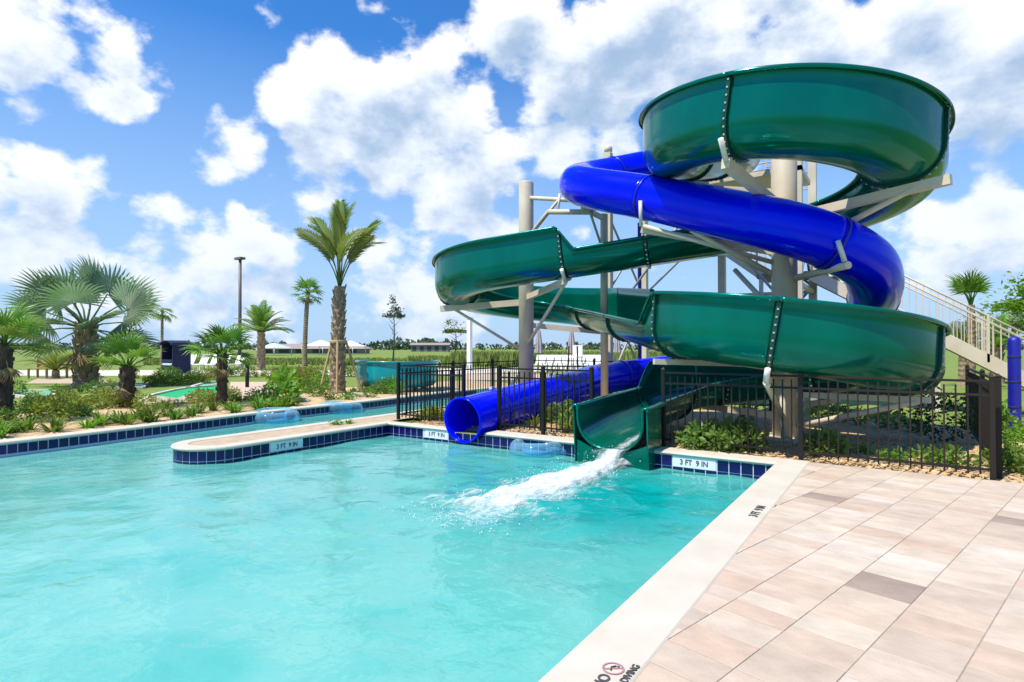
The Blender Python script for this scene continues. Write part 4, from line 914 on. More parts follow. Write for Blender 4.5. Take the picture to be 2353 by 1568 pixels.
def palm(name, label, base, h, r0, r1, key, spec, tm='trunk_tan', lean=(0,0), boots=0, bl=.16, seed=0, dead=0, off=.1):
    t = thing(name, label, 'palm tree', tuple(base), 'palms around the river'); rn = random.Random(seed)
    trunk(base, r0, r1, h, lean, boots, bl, seed).build('trunk', tm, t)
    top = Vector((lean[0], lean[1], h)); ms = FR[key]
    for (az, el, sc_, roll) in spec:
        q = Euler((roll, -R(el), R(az) + YAW), 'XYZ'); M = Matrix.Rotation(R(az)+YAW,4,'Z') @ Matrix.Rotation(-R(el),4,'Y') @ Matrix.Rotation(roll,4,'X')
        d = M @ Vector((1,0,0)); o = place(rn.choice(ms), 'frond', t, top + d*off*.5 + Vector((0,0,-.05)), M.to_euler(), sc_)
    for k in range(dead):
        az = rn.uniform(0,360); M = Matrix.Rotation(R(az),4,'Z') @ Matrix.Rotation(R(55),4,'Y'); place(FR['dead'][k%2], 'dead_frond', t, top - Vector((0,0,.15)), M.to_euler(), .55*r0/.2)
    return t
def rnd_spec(n, e0, e1, s0, s1, seed):
    rn = random.Random(seed); return [(i*137.5 + rn.uniform(-15,15), e0+(e1-e0)*((i+.5)/n)+rn.uniform(-8,8), rn.uniform(s0,s1), rn.uniform(-.4,.4)) for i in range(n)]
base = G(8, 968); palm('fan_palm', 'dark-trunked fan palm cut by the photo edge beside the river', base, 1.55, .15, .14, 'small', rnd_spec(13,-12,78,.95,1.2,1), 'trunk_dark', seed=1, boots=40, bl=.07, dead=4)
base = G(197, 885); palm('silver_fan_palm', 'large silver-green fan palm with big round leaves and shaggy trunk', base, 2.3, .42, .30, 'silver',
     [(178,12,1.22,.9),(165,38,1.28,1.1),(150,60,1.22,1.2),(115,75,1.22,1.3),(95,82,1.16,1.57),(60,62,1.16,1.4),(25,40,1.22,1.1),(5,25,1.28,1.0),(-8,8,1.16,.7),(-25,-12,1.10,.4),(200,-5,1.16,.6),(215,25,1.10,.7),(235,45,1.16,.5),(290,35,1.16,.3),(265,55,1.10,.2),(320,10,1.10,.4),(340,-25,1.04,.2),(190,-28,0.98,.3),(250,5,1.04,.2),(30,-15,1.04,.6),(130,10,1.04,.8)], 'boot', boots=60, bl=.36, seed=2, dead=3)
base = G(292, 938); palm('fan_palm', 'short fan palm with a stout bare dark trunk in front of the silver palm', base, 1.0, .17, .165, 'small', rnd_spec(12,8,85,.95,1.25,3), 'trunk_dark', seed=3, boots=26, bl=.07, dead=2)
base = G(510, 931); palm('fan_palm', 'fan palm with dense dark crown and straight dark trunk beside the putting green', base, 1.34, .125, .13, 'smalldark', rnd_spec(18,-12,80,.95,1.25,4), 'trunk_dark', seed=4, boots=26, bl=.06, dead=3)
base = G(600, 849); palm('date_palm', 'feathery palm with upright arching fronds near the lamp post', base, 2.5, .27, .23, 'feather', rnd_spec(34,5,86,.95,1.2,5), seed=5, boots=50, bl=.2)
base = G(700, 840); palm('slender_palm', 'thin tall palm with a tiny crown behind the braced palm', base, 5.9, .20, .17, 'sabalsmall', rnd_spec(13,-45,80,1.6,2.0,6), seed=6, lean=(.25,.1), dead=2)
base = G(776, 903)
tp = palm('braced_palm', 'tall palm with rough boots on the trunk, upright crown and timber props', base, 3.5, .24, .17, 'plume',
     [(178,62,.9,.5),(164,70,1.05,-.4),(150,78,1.0,.6),(95,85,1.12,0),(70,80,1.0,-.5),(40,68,1.05,.4),(8,58,1.0,-.3),(-12,66,1.05,.5),(205,74,.95,.5),(250,80,1.02,-.6),(300,72,.98,.5),(335,54,.85,-.3),(20,78,1.1,.2),(120,66,.9,.4)], boots=80, bl=.17, seed=7, lean=(.0,.06))
for (dx, dy) in [(-.72,.35),(.78,.1),(.2,-.75),(-.3,.8)]:
    c, s = math.cos(YAW), math.sin(YAW); e = base + Vector((c*dx - s*dy, s*dx + c*dy, -.04)); MB().bar(e, base + Vector((0,0,1.70)) + Vector((c*dx - s*dy, s*dx + c*dy,0))*.33, .07, .045).build('timber_prop','wood',tp)
MB().lathe([(.26,1.62),(.27,1.63),(.27,1.72),(.26,1.73)], 16, base).build('trunk_band','wood',tp)
base = G(372, 846); palm('slender_palm', 'thin grey palm stem seen right of the silver palm', base, 4.2, .10, .09, 'sabalsmall', rnd_spec(8,-60,30,1.2,1.6,16), seed=16)
base = A(2232, 22); palm('tied_palm', 'narrow palm with its crown tied upright behind the stairs', base, 3.1, .14, .12, 'small', rnd_spec(14,68,88,1.2,1.7,8), seed=8)
base = A(2290, 25); palm('date_palm', 'grey-green feather palm behind the stairs', base, 1.5, .25, .2, 'feather', rnd_spec(22,0,80,.75,1.0,9), seed=9, boots=30, bl=.2)
base = A(2214, 23); palm('date_palm', 'yellowish feather palm beside the tied palm', base, 1.3, .2, .16, 'areca', rnd_spec(16,20,82,.7,.95,19), seed=19)
base = G(128, 868); palm('areca_palm', 'yellow-green arching palm clump left of the silver palm', base, .35, .18, .15, 'areca', rnd_spec(20,15,75,.7,.95,10), seed=10)

def leaf_cloud(n, rx, ry, rz, size, seed, zc=None, hollow=.45, clumps=0, fold=True, aspect=.5):
    rn = random.Random(seed); mb = MB(); zc = rz if zc is None else zc; cl = []
    for k in range(clumps):
        d = Vector((rn.gauss(0,1), rn.gauss(0,1), rn.gauss(0,1))).normalized()*rn.uniform(.45,.9); cl.append((d, rn.uniform(.18,.34)))
    for i in range(n):
        if cl: c, s_ = rn.choice(cl); d = c + Vector((rn.gauss(0,1), rn.gauss(0,1), rn.gauss(0,1)))*s_*.6
        else: d = Vector((rn.gauss(0,1), rn.gauss(0,1), rn.gauss(0,1))).normalized()*rn.uniform(hollow,1)*(1+.15*mnoise.noise(Vector((i*.1,seed,0))))
        p = Vector((d.x*rx, d.y*ry, zc + d.z*rz)); 
        if p.z < .0: p.z = abs(p.z)*.3
        a = Vector((rn.gauss(0,1), rn.gauss(0,1), rn.gauss(0,.7))) + d*1.2; a.normalize(); b = a.cross(Vector((rn.gauss(0,1), rn.gauss(0,1), rn.gauss(0,1)))).normalized(); c_ = a.cross(b)
        l = size*rn.uniform(.6,1.3); w_ = l*aspect
        mb.add([p, p + a*l*.5 + b*w_*.5 + c_*l*.1, p + a*l, p + a*l*.5 - b*w_*.5 + c_*l*.1], [(0,1,2),(0,2,3)])
    return mb
def strap_clump(n, L, seed, wid=.016, up=.6):
    rn = random.Random(seed); mb = MB()
    for i in range(n):
        az = rn.uniform(0, 6.28); l = L*rn.uniform(.6,1.1); el = R(rn.uniform(35,85)); d = Vector((math.cos(az), math.sin(az), 0)); s_ = Vector((-d.y, d.x, 0)); p = d*rn.uniform(0,.08); prev = None
        for k in range(5):
            t = k/4; q = p + d*l*(math.cos(el)*t + .35*t*t*math.cos(el)) + Vector((0,0,l*(math.sin(el)*t - .42*t*t*t))); w_ = wid*(1-.9*t*t)
            cur = (len(mb.v), len(mb.v)+1); mb.v += [q - s_*w_, q + s_*w_]
            if prev: mb.f.append([prev[0], prev[1], cur[1], cur[0]]); mb.sm.append(False)
            prev = cur
    return mb
PM = {}
def proto(key, mbs, m): PM[key] = [b.mesh(key) for b in mbs]; [me.materials.append(MATS[m]) for me in PM[key]]
proto('strap', [strap_clump(46,.46,i) for i in range(4)], 'leaf')
proto('strap_bright', [strap_clump(40,.42,10+i) for i in range(3)], 'leaf_bright')
proto('strap_yellow', [strap_clump(44,.50,20+i,.013) for i in range(3)], 'leaf_yellow')
proto('shrub', [leaf_cloud(420,.36,.36,.26,.085,i) for i in range(3)], 'leaf')
proto('shrub_bright', [leaf_cloud(380,.36,.36,.28,.10,10+i) for i in range(3)], 'leaf_bright')
proto('shrub_yellow', [leaf_cloud(380,.38,.38,.26,.09,20+i) for i in range(3)], 'leaf_yellow')
proto('shrub_pale', [leaf_cloud(210,.30,.30,.20,.13,30+i,hollow=.2) for i in range(4)], 'leaf_pale')
proto('shrub_dark', [leaf_cloud(900,.46,.46,.42,.07,40+i) for i in range(2)], 'leaf_dark')
proto('broadleaf', [leaf_cloud(70,.28,.28,.26,.26,50+i,hollow=.3,aspect=.6) for i in range(3)], 'leaf_bright')
proto('low', [leaf_cloud(160,.26,.26,.09,.08,60+i,hollow=.2) for i in range(3)], 'leaf')
proto('bronze', [strap_clump(16,.75,70,.05)], 'bronze_leaf')
KIND = {'strap':'lily_clump','strap_bright':'lily_clump','strap_yellow':'grass_clump','shrub':'shrub','shrub_bright':'shrub','shrub_yellow':'shrub','shrub_pale':'shrub','shrub_dark':'shrub','broadleaf':'broadleaf_plant','low':'ground_cover_plant','bronze':'bronze_plant'}  # the low leaf clusters are flat ground cover, not shrubs
LOOK = {'strap':'green strappy lily clump','strap_bright':'bright green strappy lily clump','strap_yellow':'fine yellow-green grass clump','shrub':'rounded green shrub','shrub_bright':'bright green shrub','shrub_yellow':'yellow-green shrub','shrub_pale':'pale large-leaved shrub','low':'flat green ground-cover plant'}
def plant(key, p, s, label, group=None, z=0):
    if label.startswith('*'): label = LOOK[key] + label[1:]
    o = bpy.data.objects.new(KIND[key], VR.choice(PM[key])); C.objects.link(o); o.location = (p[0], p[1], z-.03); o.rotation_euler = (0,0,VR.uniform(0,6.28)); o.scale = (s*VR.uniform(.9,1.1), s*VR.uniform(.9,1.1), s*VR.uniform(.85,1.15))
    return tag(o, label, 'plant', group)
# river bank: strappy lilies close to the coping, shrubs behind
fbv = [p for p in smooth_pts(far_bank, 3) if 1.4 < p[1] < 9.4]
acc = 0; last = None
for p in fbv:
    if last and math.hypot(p[0]-last[0], p[1]-last[1]) < .235: continue
    last = p
    for d in (.55, 1.05):
        if VR.random() < .82: plant(VR.choice(['strap','strap','strap_bright']), (p[0]-d-VR.uniform(0,.2), p[1]+VR.uniform(-.15,.15)), VR.uniform(.95,1.35), '* in the bed along the far river coping', 'lily clumps along the river coping')
    for _ in range(2): plant(VR.choice(['shrub_yellow','strap_yellow','low','shrub']), (p[0]-1.6-VR.uniform(0,2.3), p[1]+VR.uniform(-.2,.3)), VR.uniform(.55,1.0), '* behind the lily row on the river bank', 'yellow-green plants behind the lilies')
for (px, py, k, s) in [(40,905,'shrub',.8),(75,930,'shrub_yellow',.7),(110,925,'strap_yellow',1.0),(150,915,'shrub',.7),(215,905,'shrub',.8),(240,918,'shrub_yellow',.7),(255,935,'shrub',.5),(225,880,'shrub_bright',.7),(165,935,'strap_yellow',.9),(205,930,'shrub_yellow',.5),(250,895,'shrub_yellow',.8),(130,905,'shrub_bright',.6),(185,900,'strap',.9),(230,940,'low',.8),(60,945,'strap_yellow',.9),(100,950,'low',1.0),(140,955,'strap',1.0)]:
    plant(k, G(px, py), s, '* in the bed round the silver palm', 'shrubs round the silver palm')
for (px, py, k, s) in [(655,905,'broadleaf',1.25),(635,885,'broadleaf',1.0),(665,925,'broadleaf',1.0)]:
    plant(k, G(px, py), s, 'broad-leaved bright green plant between the paver pad and the river', 'broadleaf plants by the paver pad')
for (px, py, k, s) in [(690,885,'shrub_yellow',1.1),(715,880,'shrub_yellow',1.2),(740,890,'shrub_bright',1.0),(705,905,'shrub_bright',.9),(725,912,'shrub',.8),(690,865,'shrub_yellow',.9),(660,868,'shrub_yellow',.8),(745,908,'shrub',.7)]:
    plant(k, G(px, py), s, '* left of the braced palm', 'yellow shrubs by the braced palm')
plant('bronze', G(688,874), 1.0, 'dark bronze spiky plant among the yellow shrubs')
for (px, py, k, s) in [(800,917,'low',1.1),(850,912,'shrub',.7),(870,905,'shrub',.9),(895,903,'shrub_bright',.9),(910,905,'shrub',.8),(840,900,'shrub',.7),(885,893,'shrub',1.0),(760,918,'low',1.0),(815,905,'low',1.0)]:
    plant(k, G(px, py), s, '* between the braced palm and the teal slide', 'shrubs in front of the teal slide')
for i in range(34):
    px = 300 + i*16; plant(VR.choice(['shrub','shrub_yellow','strap_yellow']), G(px, 868+VR.uniform(-2,3) - (4 if px > 520 else 0)), VR.uniform(.8,1.2), '* in the hedge along the pale walk', 'hedge plants along the walk')
for i in range(10):
    plant(VR.choice(['shrub','shrub_yellow']), G(345+i*14, 886-i*.6), VR.uniform(.7,1.0), '* on the back edge of the putting green', 'plants behind the putting green')
for i in range(6): plant('strap', G(540+i*17, 926-i*2.2), VR.uniform(.8,1.05), 'green lily clump below the paver pad', 'lily clumps below the paver pad')
plant('strap_bright', G(800,972), .55, 'small grass tuft on the spit'); plant('low', G(772,975), .6, 'flat green tuft on the spit beside the coping')
# slide bed
for i in range(22):
    plant('strap_yellow', (VR.uniform(-8.45,-7.1), VR.uniform(8.95,10.2)), VR.uniform(.8,1.1), 'yellow-green grass clump behind the fence by the blue tube', 'grass clumps left of the blue tube')
for i in range(14):
    plant(VR.choice(['shrub_pale','strap_yellow','shrub']), (VR.uniform(-5.9,-4.5), VR.uniform(9.0,10.6)), VR.uniform(.7,1.0), '* behind the fence between the slides', 'plants between the slides')
for (px, py, k, s) in [(1600,1030,'shrub_pale',.9),(1640,1022,'shrub_pale',1.0),(1685,1026,'shrub_pale',1.05),(1722,1034,'shrub_pale',.9),(1662,1036,'shrub_pale',.8),(1620,1022,'shrub_pale',.8),(1700,1022,'shrub_pale',.9)]:
    plant(k, G(px, py), s, 'pale variegated shrub behind the fence right of the green mouth', 'variegated shrubs right of the green mouth')
for (px, py, k, s) in [(1888,1040,'shrub_pale',.9),(1905,1040,'shrub_pale',.8),(1875,1046,'shrub_pale',.7)]:
    plant(k, G(px, py), s, 'pale variegated shrub just right of the fence corner post', 'variegated shrubs by the corner post')
plant('shrub_dark', G(2165,1012), 1.15, 'large dark rounded bush behind the brown fence panel')
for (px, py, k, s) in [(1930,968,'shrub',.6),(1975,975,'shrub',.7),(2045,982,'shrub_bright',.75),(1890,960,'shrub_yellow',.7),(2105,990,'shrub',.55),(1720,962,'shrub',.6)]:
    plant(k, G(px, py), s, '* in the shade under the low green loop', 'shrubs under the low loop')
for (px, py, k, s) in [(2055,1058,'low',.9),(2160,1062,'low',1.2),(2190,1070,'low',1.0),(2130,1055,'low',.7),(1980,1040,'low',.7)]:
    plant(k, G(px, py), s, 'flat green ground cover on the mulch behind the brown fence', 'ground cover on the mulch')
for (px, py, k, s) in [(2300,1010,'shrub_bright',1.1),(2290,985,'shrub_bright',.9),(2352,1040,'shrub_bright',.8)]:
    plant(k, G(px, py), s, 'bright green shrub right of the fence end post', 'bright shrubs right of the fence')
for (px, py, k, s) in [(2295,1075,'low',1.1),(2330,1065,'low',1.2),(2345,1085,'low',1.0),(2310,1052,'low',.9)]:
    plant(k, G(px, py), s, 'flat green plant on the mulch right of the fence end post', 'ground cover right of the fence')
# mulch chips
def chips():
    rn = random.Random(8); mb = MB()
    for k in range(5200):
        u, v = (rn.uniform(-3.0,3.4), rn.uniform(8.62,11.5)) if k % 3 else (rn.uniform(-8.2,-3.2), rn.uniform(8.62,11))
        z = -.02 + .035*(mnoise.noise(Vector((u*1.1, v*1.1, 3))) + .5*mnoise.noise(Vector((u*5, v*5, 1)))) + .006
        M = Matrix.Translation((u, v, z)) @ Euler((rn.uniform(-.5,.5), rn.uniform(-.5,.5), rn.uniform(0,3.14))).to_matrix().to_4x4(); l = rn.uniform(.015,.045)
        mb.box(-l,l,-l*.35,l*.35,-.004,.006,M)
    tag(mb.build('mulch_chips','mulch_chip'), 'loose bark chips scattered over the slide bed', 'mulch', kind='stuff')
mat('mulch_chip', (.66,.49,.29), .9, (.38,.24,.11), 14, 2)
chips()

def tree(name, label, base, h, r, crown, m, seed, nb=7):
    t = thing(name, label, 'tree', tuple(base)); rn = random.Random(seed)
    mb = MB().tube([base + Vector((0,0,-.05)), base + Vector((.03*h,0,h*.5)), base + Vector((0,.02*h,h*.85))], [r, r*.75, r*.3], 8)
    for k in range(nb):
        z = h*(.45 + .4*k/nb); a = k*2.4; e = base + Vector((math.cos(a)*crown[0]*.7, math.sin(a)*crown[0]*.7, z + crown[1]*.35)); mb.tube([base + Vector((0,0,z)), e], [r*.4, r*.12], 5)
    mb.build('trunk','bark',t)
    c = leaf_cloud(crown[2], crown[0], crown[0], crown[1], crown[3], seed, 0, clumps=crown[4]); me = c.mesh('crown'); 
    me.transform(Matrix.Translation((0,0,h-crown[1]*.75))); me.materials.append(MATS[m]); place(me, 'crown', t, (0,0,0)); return t
tree('young_tree', 'young staked tree with sparse dark crown beyond the teal slide', A(903,45), 4.9, .07, (.75,1.45,520,.22,16), 'leaf_grey', 1)
tree('young_tree', 'small pale green tree behind the tall grass', A(1046,60), 4.0, .08, (1.5,1.3,900,.22,18), 'leaf_pale', 2)
tree('leafy_tree', 'leafy green tree at the photo edge behind the stairs', A(2368,20), 3.9, .12, (1.15,1.5,1500,.16,30), 'leaf_bright', 3)
tree('leafy_tree', 'grey-green bushy tree between the palms behind the stairs', A(2325,32), 3.8, .12, (1.8,1.5,1500,.2,30), 'leaf_pale', 5)

# ------------------------------------------------------------------ things beyond the river
c0 = A(915, 20.6); tb = thing('teal_slide', 'teal open slide trough curving beside the far river bank', 'water slide', tuple(c0))
def teal():
    cs = []; mb = MB(); pr = profile(.62, .95); n = len(pr); k = 40
    for i in range(k+1):
        th = R(150 + 245*i/k) + YAW; cc = c0 + Vector((1.02*math.cos(th), 1.02*math.sin(th), .12 + .55*(1-i/k)*.0)); Nn = Vector((-math.cos(th), -math.sin(th), 0))
        for (a, b) in pr: mb.v.append(cc + Nn*a*.75 + Vector((0,0,b*.95)))
    for i in range(k):
        for j in range(n-1): mb.f.append([i*n+j, (i+1)*n+j, (i+1)*n+j+1, i*n+j+1]); mb.sm.append(True)
    o = mb.build('trough','teal_slide',tb); md = o.modifiers.new('thickness','SOLIDIFY'); md.thickness = .015; md.offset = 0
    for i in (0, 14, 27, 40):
        th = R(150 + 245*i/k) + YAW; e = c0 + Vector((1.02*math.cos(th), 1.02*math.sin(th), 0)); MB().bar(e - Vector((0,0,.06)), e + Vector((0,0,.16)), .12).build('foot','teal_dark',tb)
teal()
def lamp_post(base, h):
    t = thing('lamp_post', 'dark tall lamp post with a flat square head', 'lamp post', tuple(base))
    MB().tube([base + Vector((0,0,-.05)), base + Vector((0,0,h))], [.13,.10], 12).build('pole','dark_pole',t)
    MB().box(base.x-.45,base.x+.35,base.y-.2,base.y+.2,h-.02,h+.14).build('lamp_head','dark_pole',t)
    MB().lathe([(.25,-.06),(.25,.3),(.14,.4)], 12, base).build('base','concrete',t)
lamp_post(A(551,42), 1.5 + (798-596)*42/FPX)
wp = A(1079,38); t = thing('white_post', 'white square post standing by the tall grass', 'post', tuple(wp)); MB().box(wp.x-.13,wp.x+.13,wp.y-.13,wp.y+.13,-.06,3.35).build('shaft','white_paint',t); MB().box(wp.x-.17,wp.x+.17,wp.y-.17,wp.y+.17,3.35,3.45).build('cap','white_paint',t)
bo = G(568,888); t = thing('bollard_light', 'black bollard light at the edge of the paver pad', 'bollard', tuple(bo)); MB().lathe([(.07,-.05),(.07,.72)], 14, bo).build('shaft','fence_black',t); MB().lathe([(.072,.72),(.078,.74),(.078,.84),(.06,.87)], 14, bo).build('lamp_head','fence_black',t)
def lounger(p, rz, label, group):
    t = thing('sun_lounger', label, 'sun lounger', tuple(p), group); M = Matrix.Rotation(rz,4,'Z')
    def b(name, *a):
        o = place(MB().box(*a).mesh(name), name, t, (0,0,0), (0,0,rz)); o.data.materials.append(MATS['white_mesh']); return o
    b('seat', -.32,.32,-.1,1.25,.32,.36)
    o = place(MB().box(-.32,.32,0,.72,-.02,.02).mesh('backrest'), 'backrest', t, M @ Vector((0,-.1,.34)), (M @ Matrix.Rotation(R(180-62),4,'X')).to_euler()); o.data.materials.append(MATS['white_mesh'])
    for (x, y) in ((-.3,0),(.26,0),(-.3,1.15),(.26,1.15)): b('leg', x,x+.04,y,y+.04,-.06,.32)
for px in (433,463,487,513,546): lounger(A(px,39.5), YAW + R(178) + VR.uniform(-.1,.1) - R(18), 'white lounger with raised back in the row left of the lamp post', 'loungers left of the lamp post')
for px in (1240,1258,1276,1294,1312,1330,1352,1374): lounger(A(px,38), YAW + R(160) + VR.uniform(-.1,.1), 'white lounger with raised back beyond the tube slide', 'loungers beyond the tube slide')
def umbrella(p, label):
    t = thing('closed_umbrella', label, 'umbrella', tuple(p), 'closed umbrellas by the loungers')
    MB().tube([p + Vector((0,0,-.05)), p + Vector((0,0,2.75))], .03, 8).build('pole','wood',t)
    mb = MB(); prof = [(.05,2.72),(.11,2.4),(.17,1.9),(.19,1.45),(.23,1.15)]; n = 16
    for (r, z) in prof:
        for j in range(n): rr = r*(1.18 if j % 2 else .8); th = 2*math.pi*j/n; mb.v.append(p + Vector((rr*math.cos(th), rr*math.sin(th), z)))
    for i in range(len(prof)-1):
        for j in range(n): mb.f.append([i*n+(j+1)%n, i*n+j, (i+1)*n+j, (i+1)*n+(j+1)%n]); mb.sm.append(False)
    mb.build('canopy','umbrella_cloth',t); MB().lathe([(.26,-.05),(.26,.05),(.08,.1)], 14, p).build('base','concrete',t)
umbrella(A(1238,36), 'closed grey umbrella right behind the left column'); umbrella(A(1313,36), 'closed grey umbrella in the middle of the lounger row')
umbrella(A(1418,40), 'closed grey umbrella half hidden by the green slide')
# lifeguard chair-like stand
lp = A(1322,30); t = thing('lifeguard_chair', 'tall white lifeguard chair with dark posts beyond the tube slide', 'chair', tuple(lp))
for (x, y) in ((-.3,-.3),(.3,-.3),(-.3,.3),(.3,.3)): MB().bar(lp + Vector((x,y,-.05)), lp + Vector((x*.8,y*.8,1.55 if y<0 else 1.0)), .06).build('leg','fence_black' if y<0 else 'white_paint',t)
MB().box(lp.x-.3,lp.x+.3,lp.y-.28,lp.y+.3,.95,1.02).build('seat','white_paint',t); MB().box(lp.x-.28,lp.x+.28,lp.y+.24,lp.y+.3,1.02,1.6).build('backrest','white_paint',t)
kb = A(405,33); t = thing('towel_kiosk', 'navy cabana kiosk with slatted front near the loungers', 'kiosk', tuple(kb))
for sx in (-.62,.58): MB().box(kb.x+sx,kb.x+sx+.05,kb.y-.5,kb.y+.5,-.05,1.72).build('side_panel','navy_cloth',t)
MB().box(kb.x-.57,kb.x+.58,kb.y+.4,kb.y+.45,-.05,1.72).build('back_panel','navy_cloth',t)
rf = MB(); nn = 10
for i in range(nn+1):
    th = math.pi*i/nn; rf.v += [kb + Vector((-.66*math.cos(th), -.62, 1.62+.26*math.sin(th))), kb + Vector((-.66*math.cos(th), .5, 1.62+.26*math.sin(th)))]
for i in range(nn): rf.f.append([2*i, 2*i+2, 2*i+3, 2*i+1]); rf.sm.append(False)
o = rf.build('roof','navy_cloth',t); md = o.modifiers.new('thickness','SOLIDIFY'); md.thickness = .04
for i in range(4): MB().box(kb.x-.55,kb.x+.55,kb.y-.5,kb.y-.44,.08+i*.2,.20+i*.2).build('slat','navy_cloth' if i % 2 else 'canvas_blue',t)
wb = A(140,29); t = thing('timber_bench', 'low timber bench with slatted back left of the silver palm', 'bench', tuple(wb))
c, s = math.cos(YAW), math.sin(YAW); ax = Vector((c,s,0)); ay = Vector((-s,c,0))
for i in range(3): MB().bar(wb - ax*1.5 + ay*(i*.17-.2) + Vector((0,0,.45)), wb + ax*1.5 + ay*(i*.17-.2) + Vector((0,0,.45)), .15, .04).build('seat_slat','wood',t)
for i in range(3): MB().bar(wb - ax*1.5 + ay*.35 + Vector((0,0,.6+i*.17)), wb + ax*1.5 + ay*.35 + Vector((0,0,.6+i*.17)), .03, .11).build('back_slat','wood',t)
for sx in (-1.4,-.5,.5,1.4):
    for sy, hh in ((-.25,.43),(.3,1.05)): MB().bar(wb + ax*sx + ay*sy - Vector((0,0,.06)), wb + ax*sx + ay*sy + Vector((0,0,hh)), .09).build('leg','wood',t)
# far pavilions
def tent(p, w_, h, m, label):
    t = thing('shade_tent', label, 'tent', tuple(p), 'pale shade tents on the far field')
    for (x, y) in ((-1,-1),(1,-1),(-1,1),(1,1)): MB().tube([p + Vector((x*w_/2,y*w_/3,-.05)), p + Vector((x*w_/2,y*w_/3,h*.62))], .07, 6).build('pole','white_paint',t)
    mb = MB(); rings = [(1,.60),(.7,.70),(.4,.83),(.12,.97),(.0,1.0)]; n = 16
    for (f, z) in rings:
        for j in range(n):
            th = 2*math.pi*j/n; cx, sx = math.cos(th), math.sin(th); k = 1/max(abs(cx),abs(sx)); mb.v.append(p + Vector((cx*k*f*w_*.53, sx*k*f*w_*.36, h*z)))
    for i in range(len(rings)-1):
        for j in range(n): mb.f.append([i*n+j, i*n+(j+1)%n, (i+1)*n+(j+1)%n, (i+1)*n+j]); mb.sm.append(True)
    mb.build('canopy', m, t)
tent(A(738,118), 6.5, 2.9, 'canvas', 'white peaked shade tent left of the braced palm'); tent(A(806,118), 5.0, 2.8, 'canvas', 'white peaked shade tent right of the braced palm'); tent(A(630,110), 5.5, 2.3, 'canvas_blue', 'pale blue flat shade tent behind the feathery palm')
fb_ = A(690,140); t = thing('clubhouse', 'low far clubhouse with dark openings and pinkish roof', 'building', tuple(fb_))
M = Matrix.Translation(fb_) @ Matrix.Rotation(YAW,4,'Z')
MB().box(-9,16,-3,3,-.06,1.1,M).build('wall','far_wall',t)
for i in range(6): MB().box(-8+i*4,-5.6+i*4,-3.06,-3.0,.15,.95,M).build('opening','dark_void',t)
r_ = MB(); r_.add([M @ Vector(p) for p in ((-9.8,-3.8,1.1),(16.8,-3.8,1.1),(16.8,3.8,1.1),(-9.8,3.8,1.1),(-7,0,2.3),(14,0,2.3))], [(0,1,5,4),(1,2,5),(2,3,4,5),(3,0,4),(3,2,1,0)]); r_.build('roof','far_roof',t)
for (px, d, w_, h, lb) in [(990,190,12,2.9,'long grey far shed behind the tall grass'),(1650,210,26,4.2,'pale far building glimpsed behind the slide tower')]:
    p = A(px, d); t = thing('far_shed', lb, 'building', tuple(p)); M = Matrix.Translation(p) @ Matrix.Rotation(YAW,4,'Z')
    MB().box(-w_/2,w_/2,-3,3,-.06,h*.75,M).build('wall','far_wall',t)
    MB().add([M @ Vector(q) for q in ((-w_/2-.5,-3.5,h*.75),(w_/2+.5,-3.5,h*.75),(w_/2+.5,3.5,h*.75),(-w_/2-.5,3.5,h*.75),(-w_/2-.5,0,h),(w_/2+.5,0,h))], [(0,1,5,4),(2,3,4,5),(1,2,5),(3,0,4),(3,2,1,0)]).build('roof','far_roof',t)
    for i in range(int(w_/2.4)): MB().box(-w_/2+.5+i*2.4,-w_/2+1.7+i*2.4,-3.05,-3.0,.3,h*.6,M).build('bay','dark_void',t)
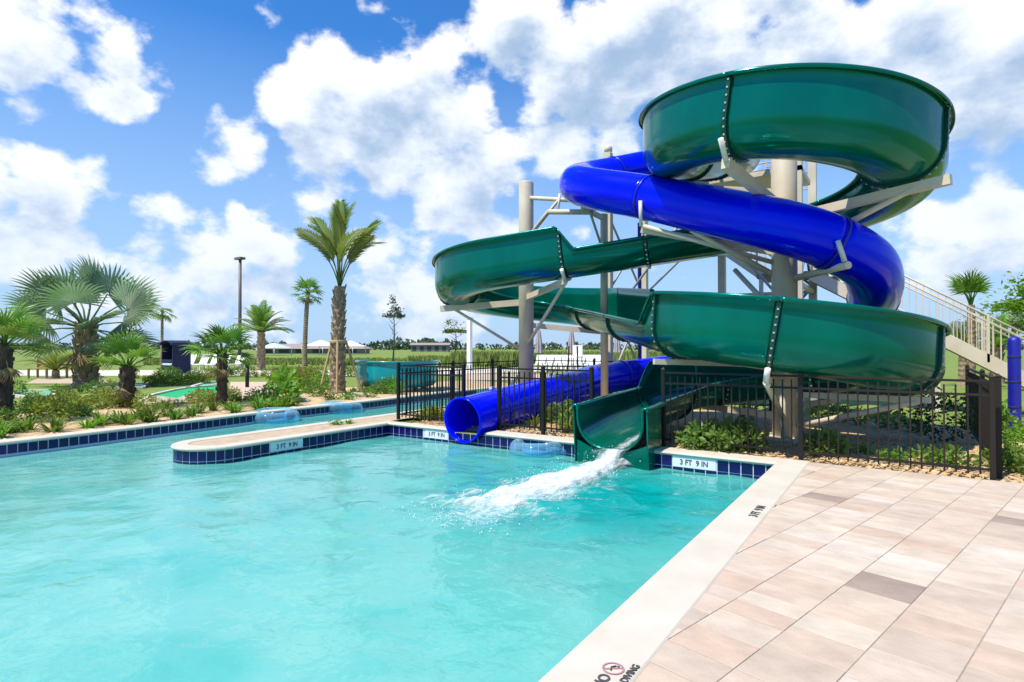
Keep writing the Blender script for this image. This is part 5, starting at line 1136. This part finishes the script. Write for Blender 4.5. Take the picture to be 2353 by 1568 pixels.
# tall grass strip behind the lounge deck and far tree line
def tall_grass():
    rn = random.Random(5); mb = MB()
    for k in range(9000):
        px = rn.uniform(940,1800); d = rn.uniform(46,64); p = A(px, d); h = rn.uniform(.7,1.25)*(1 if px > 1040 else .6); a = rn.uniform(0,6.28); s_ = Vector((math.cos(a), math.sin(a), 0))*.07; l = Vector((rn.gauss(0,.18), rn.gauss(0,.18), h))
        mb.add([p - s_ - Vector((0,0,.06)), p + s_ - Vector((0,0,.06)), p + l*.6 + s_*.8, p + l*.6 - s_*.8, p + l + Vector((rn.gauss(0,.1),0,0))], [(0,1,2,3),(3,2,4)])
    for k in range(5000):
        px = rn.uniform(330,960); d = rn.uniform(50,75); p = A(px, d); h = rn.uniform(.12,.3); a = rn.uniform(0,6.28); s_ = Vector((math.cos(a), math.sin(a), 0))*.10; mb.add([p - s_ - Vector((0,0,.06)), p + s_ - Vector((0,0,.06)), p + Vector((rn.gauss(0,.1), rn.gauss(0,.1), h))], [(0,1,2)])
    tag(mb.build('tall_grass','tall_grass'), 'tall yellow-green grass along the field edge', 'grass', kind='stuff')
tall_grass()
def treeline():
    rn = random.Random(6); mb = MB()
    for k in range(900):
        px = rn.uniform(-500, 2900); d = rn.uniform(300, 380); p = A(px, d); big = 4.0 + 2.2*mnoise.noise(Vector((px*.006, 3, 1))) + (1.5 if 880 < px < 1060 else 0); h = big*rn.uniform(.6,1.1)
        for q in range(10):
            th, f = rn.uniform(0,6.28), rn.random(); c = p + Vector((math.cos(th)*h*.55*(1-f*.5), math.sin(th)*h*.55*(1-f*.5), h*f)); s_ = h*rn.uniform(.16,.3); n1 = Vector((rn.gauss(0,1), rn.gauss(0,1), rn.gauss(0,1))).normalized(); n2 = n1.cross(Vector((rn.gauss(0,1),.3,.5))).normalized(); n3 = n1.cross(n2)
            mb.add([c + n1*s_, c - n1*s_*.6 + n2*s_, c - n1*s_*.6 - n2*s_, c + n3*s_], [(0,1,3),(1,2,3),(2,0,3),(0,2,1)])
    tag(mb.build('treeline','far_trees'), 'dark far tree line on the horizon', 'trees', kind='stuff')
treeline()

# ------------------------------------------------------------------ single out members of small groups by their place in the row
def single_out():
    inv = CR.transposed(); by = {}
    for o in sc.objects:
        if o.parent is None and 'label' in o and 'group' in o: by.setdefault((o['group'], o['label']), []).append(o)
    W = ['leftmost','second from left','third from left','fourth from left','fifth from left','sixth from left','seventh from left','eighth from left','ninth from left','tenth from left','eleventh from left','twelfth from left','13th from left','14th from left','15th from left','16th from left','17th from left','18th from left','19th from left']
    for (g, l), os_ in by.items():
        if not 1 < len(os_) <= 19: continue
        def sx(o):
            d = inv @ (o.location - Vector((0,0,CAMH))); return d.x/-d.z
        os_.sort(key=sx)
        for i, o in enumerate(os_): o['label'] = l + ', ' + ('rightmost' if i == len(os_)-1 else W[i])
single_out()
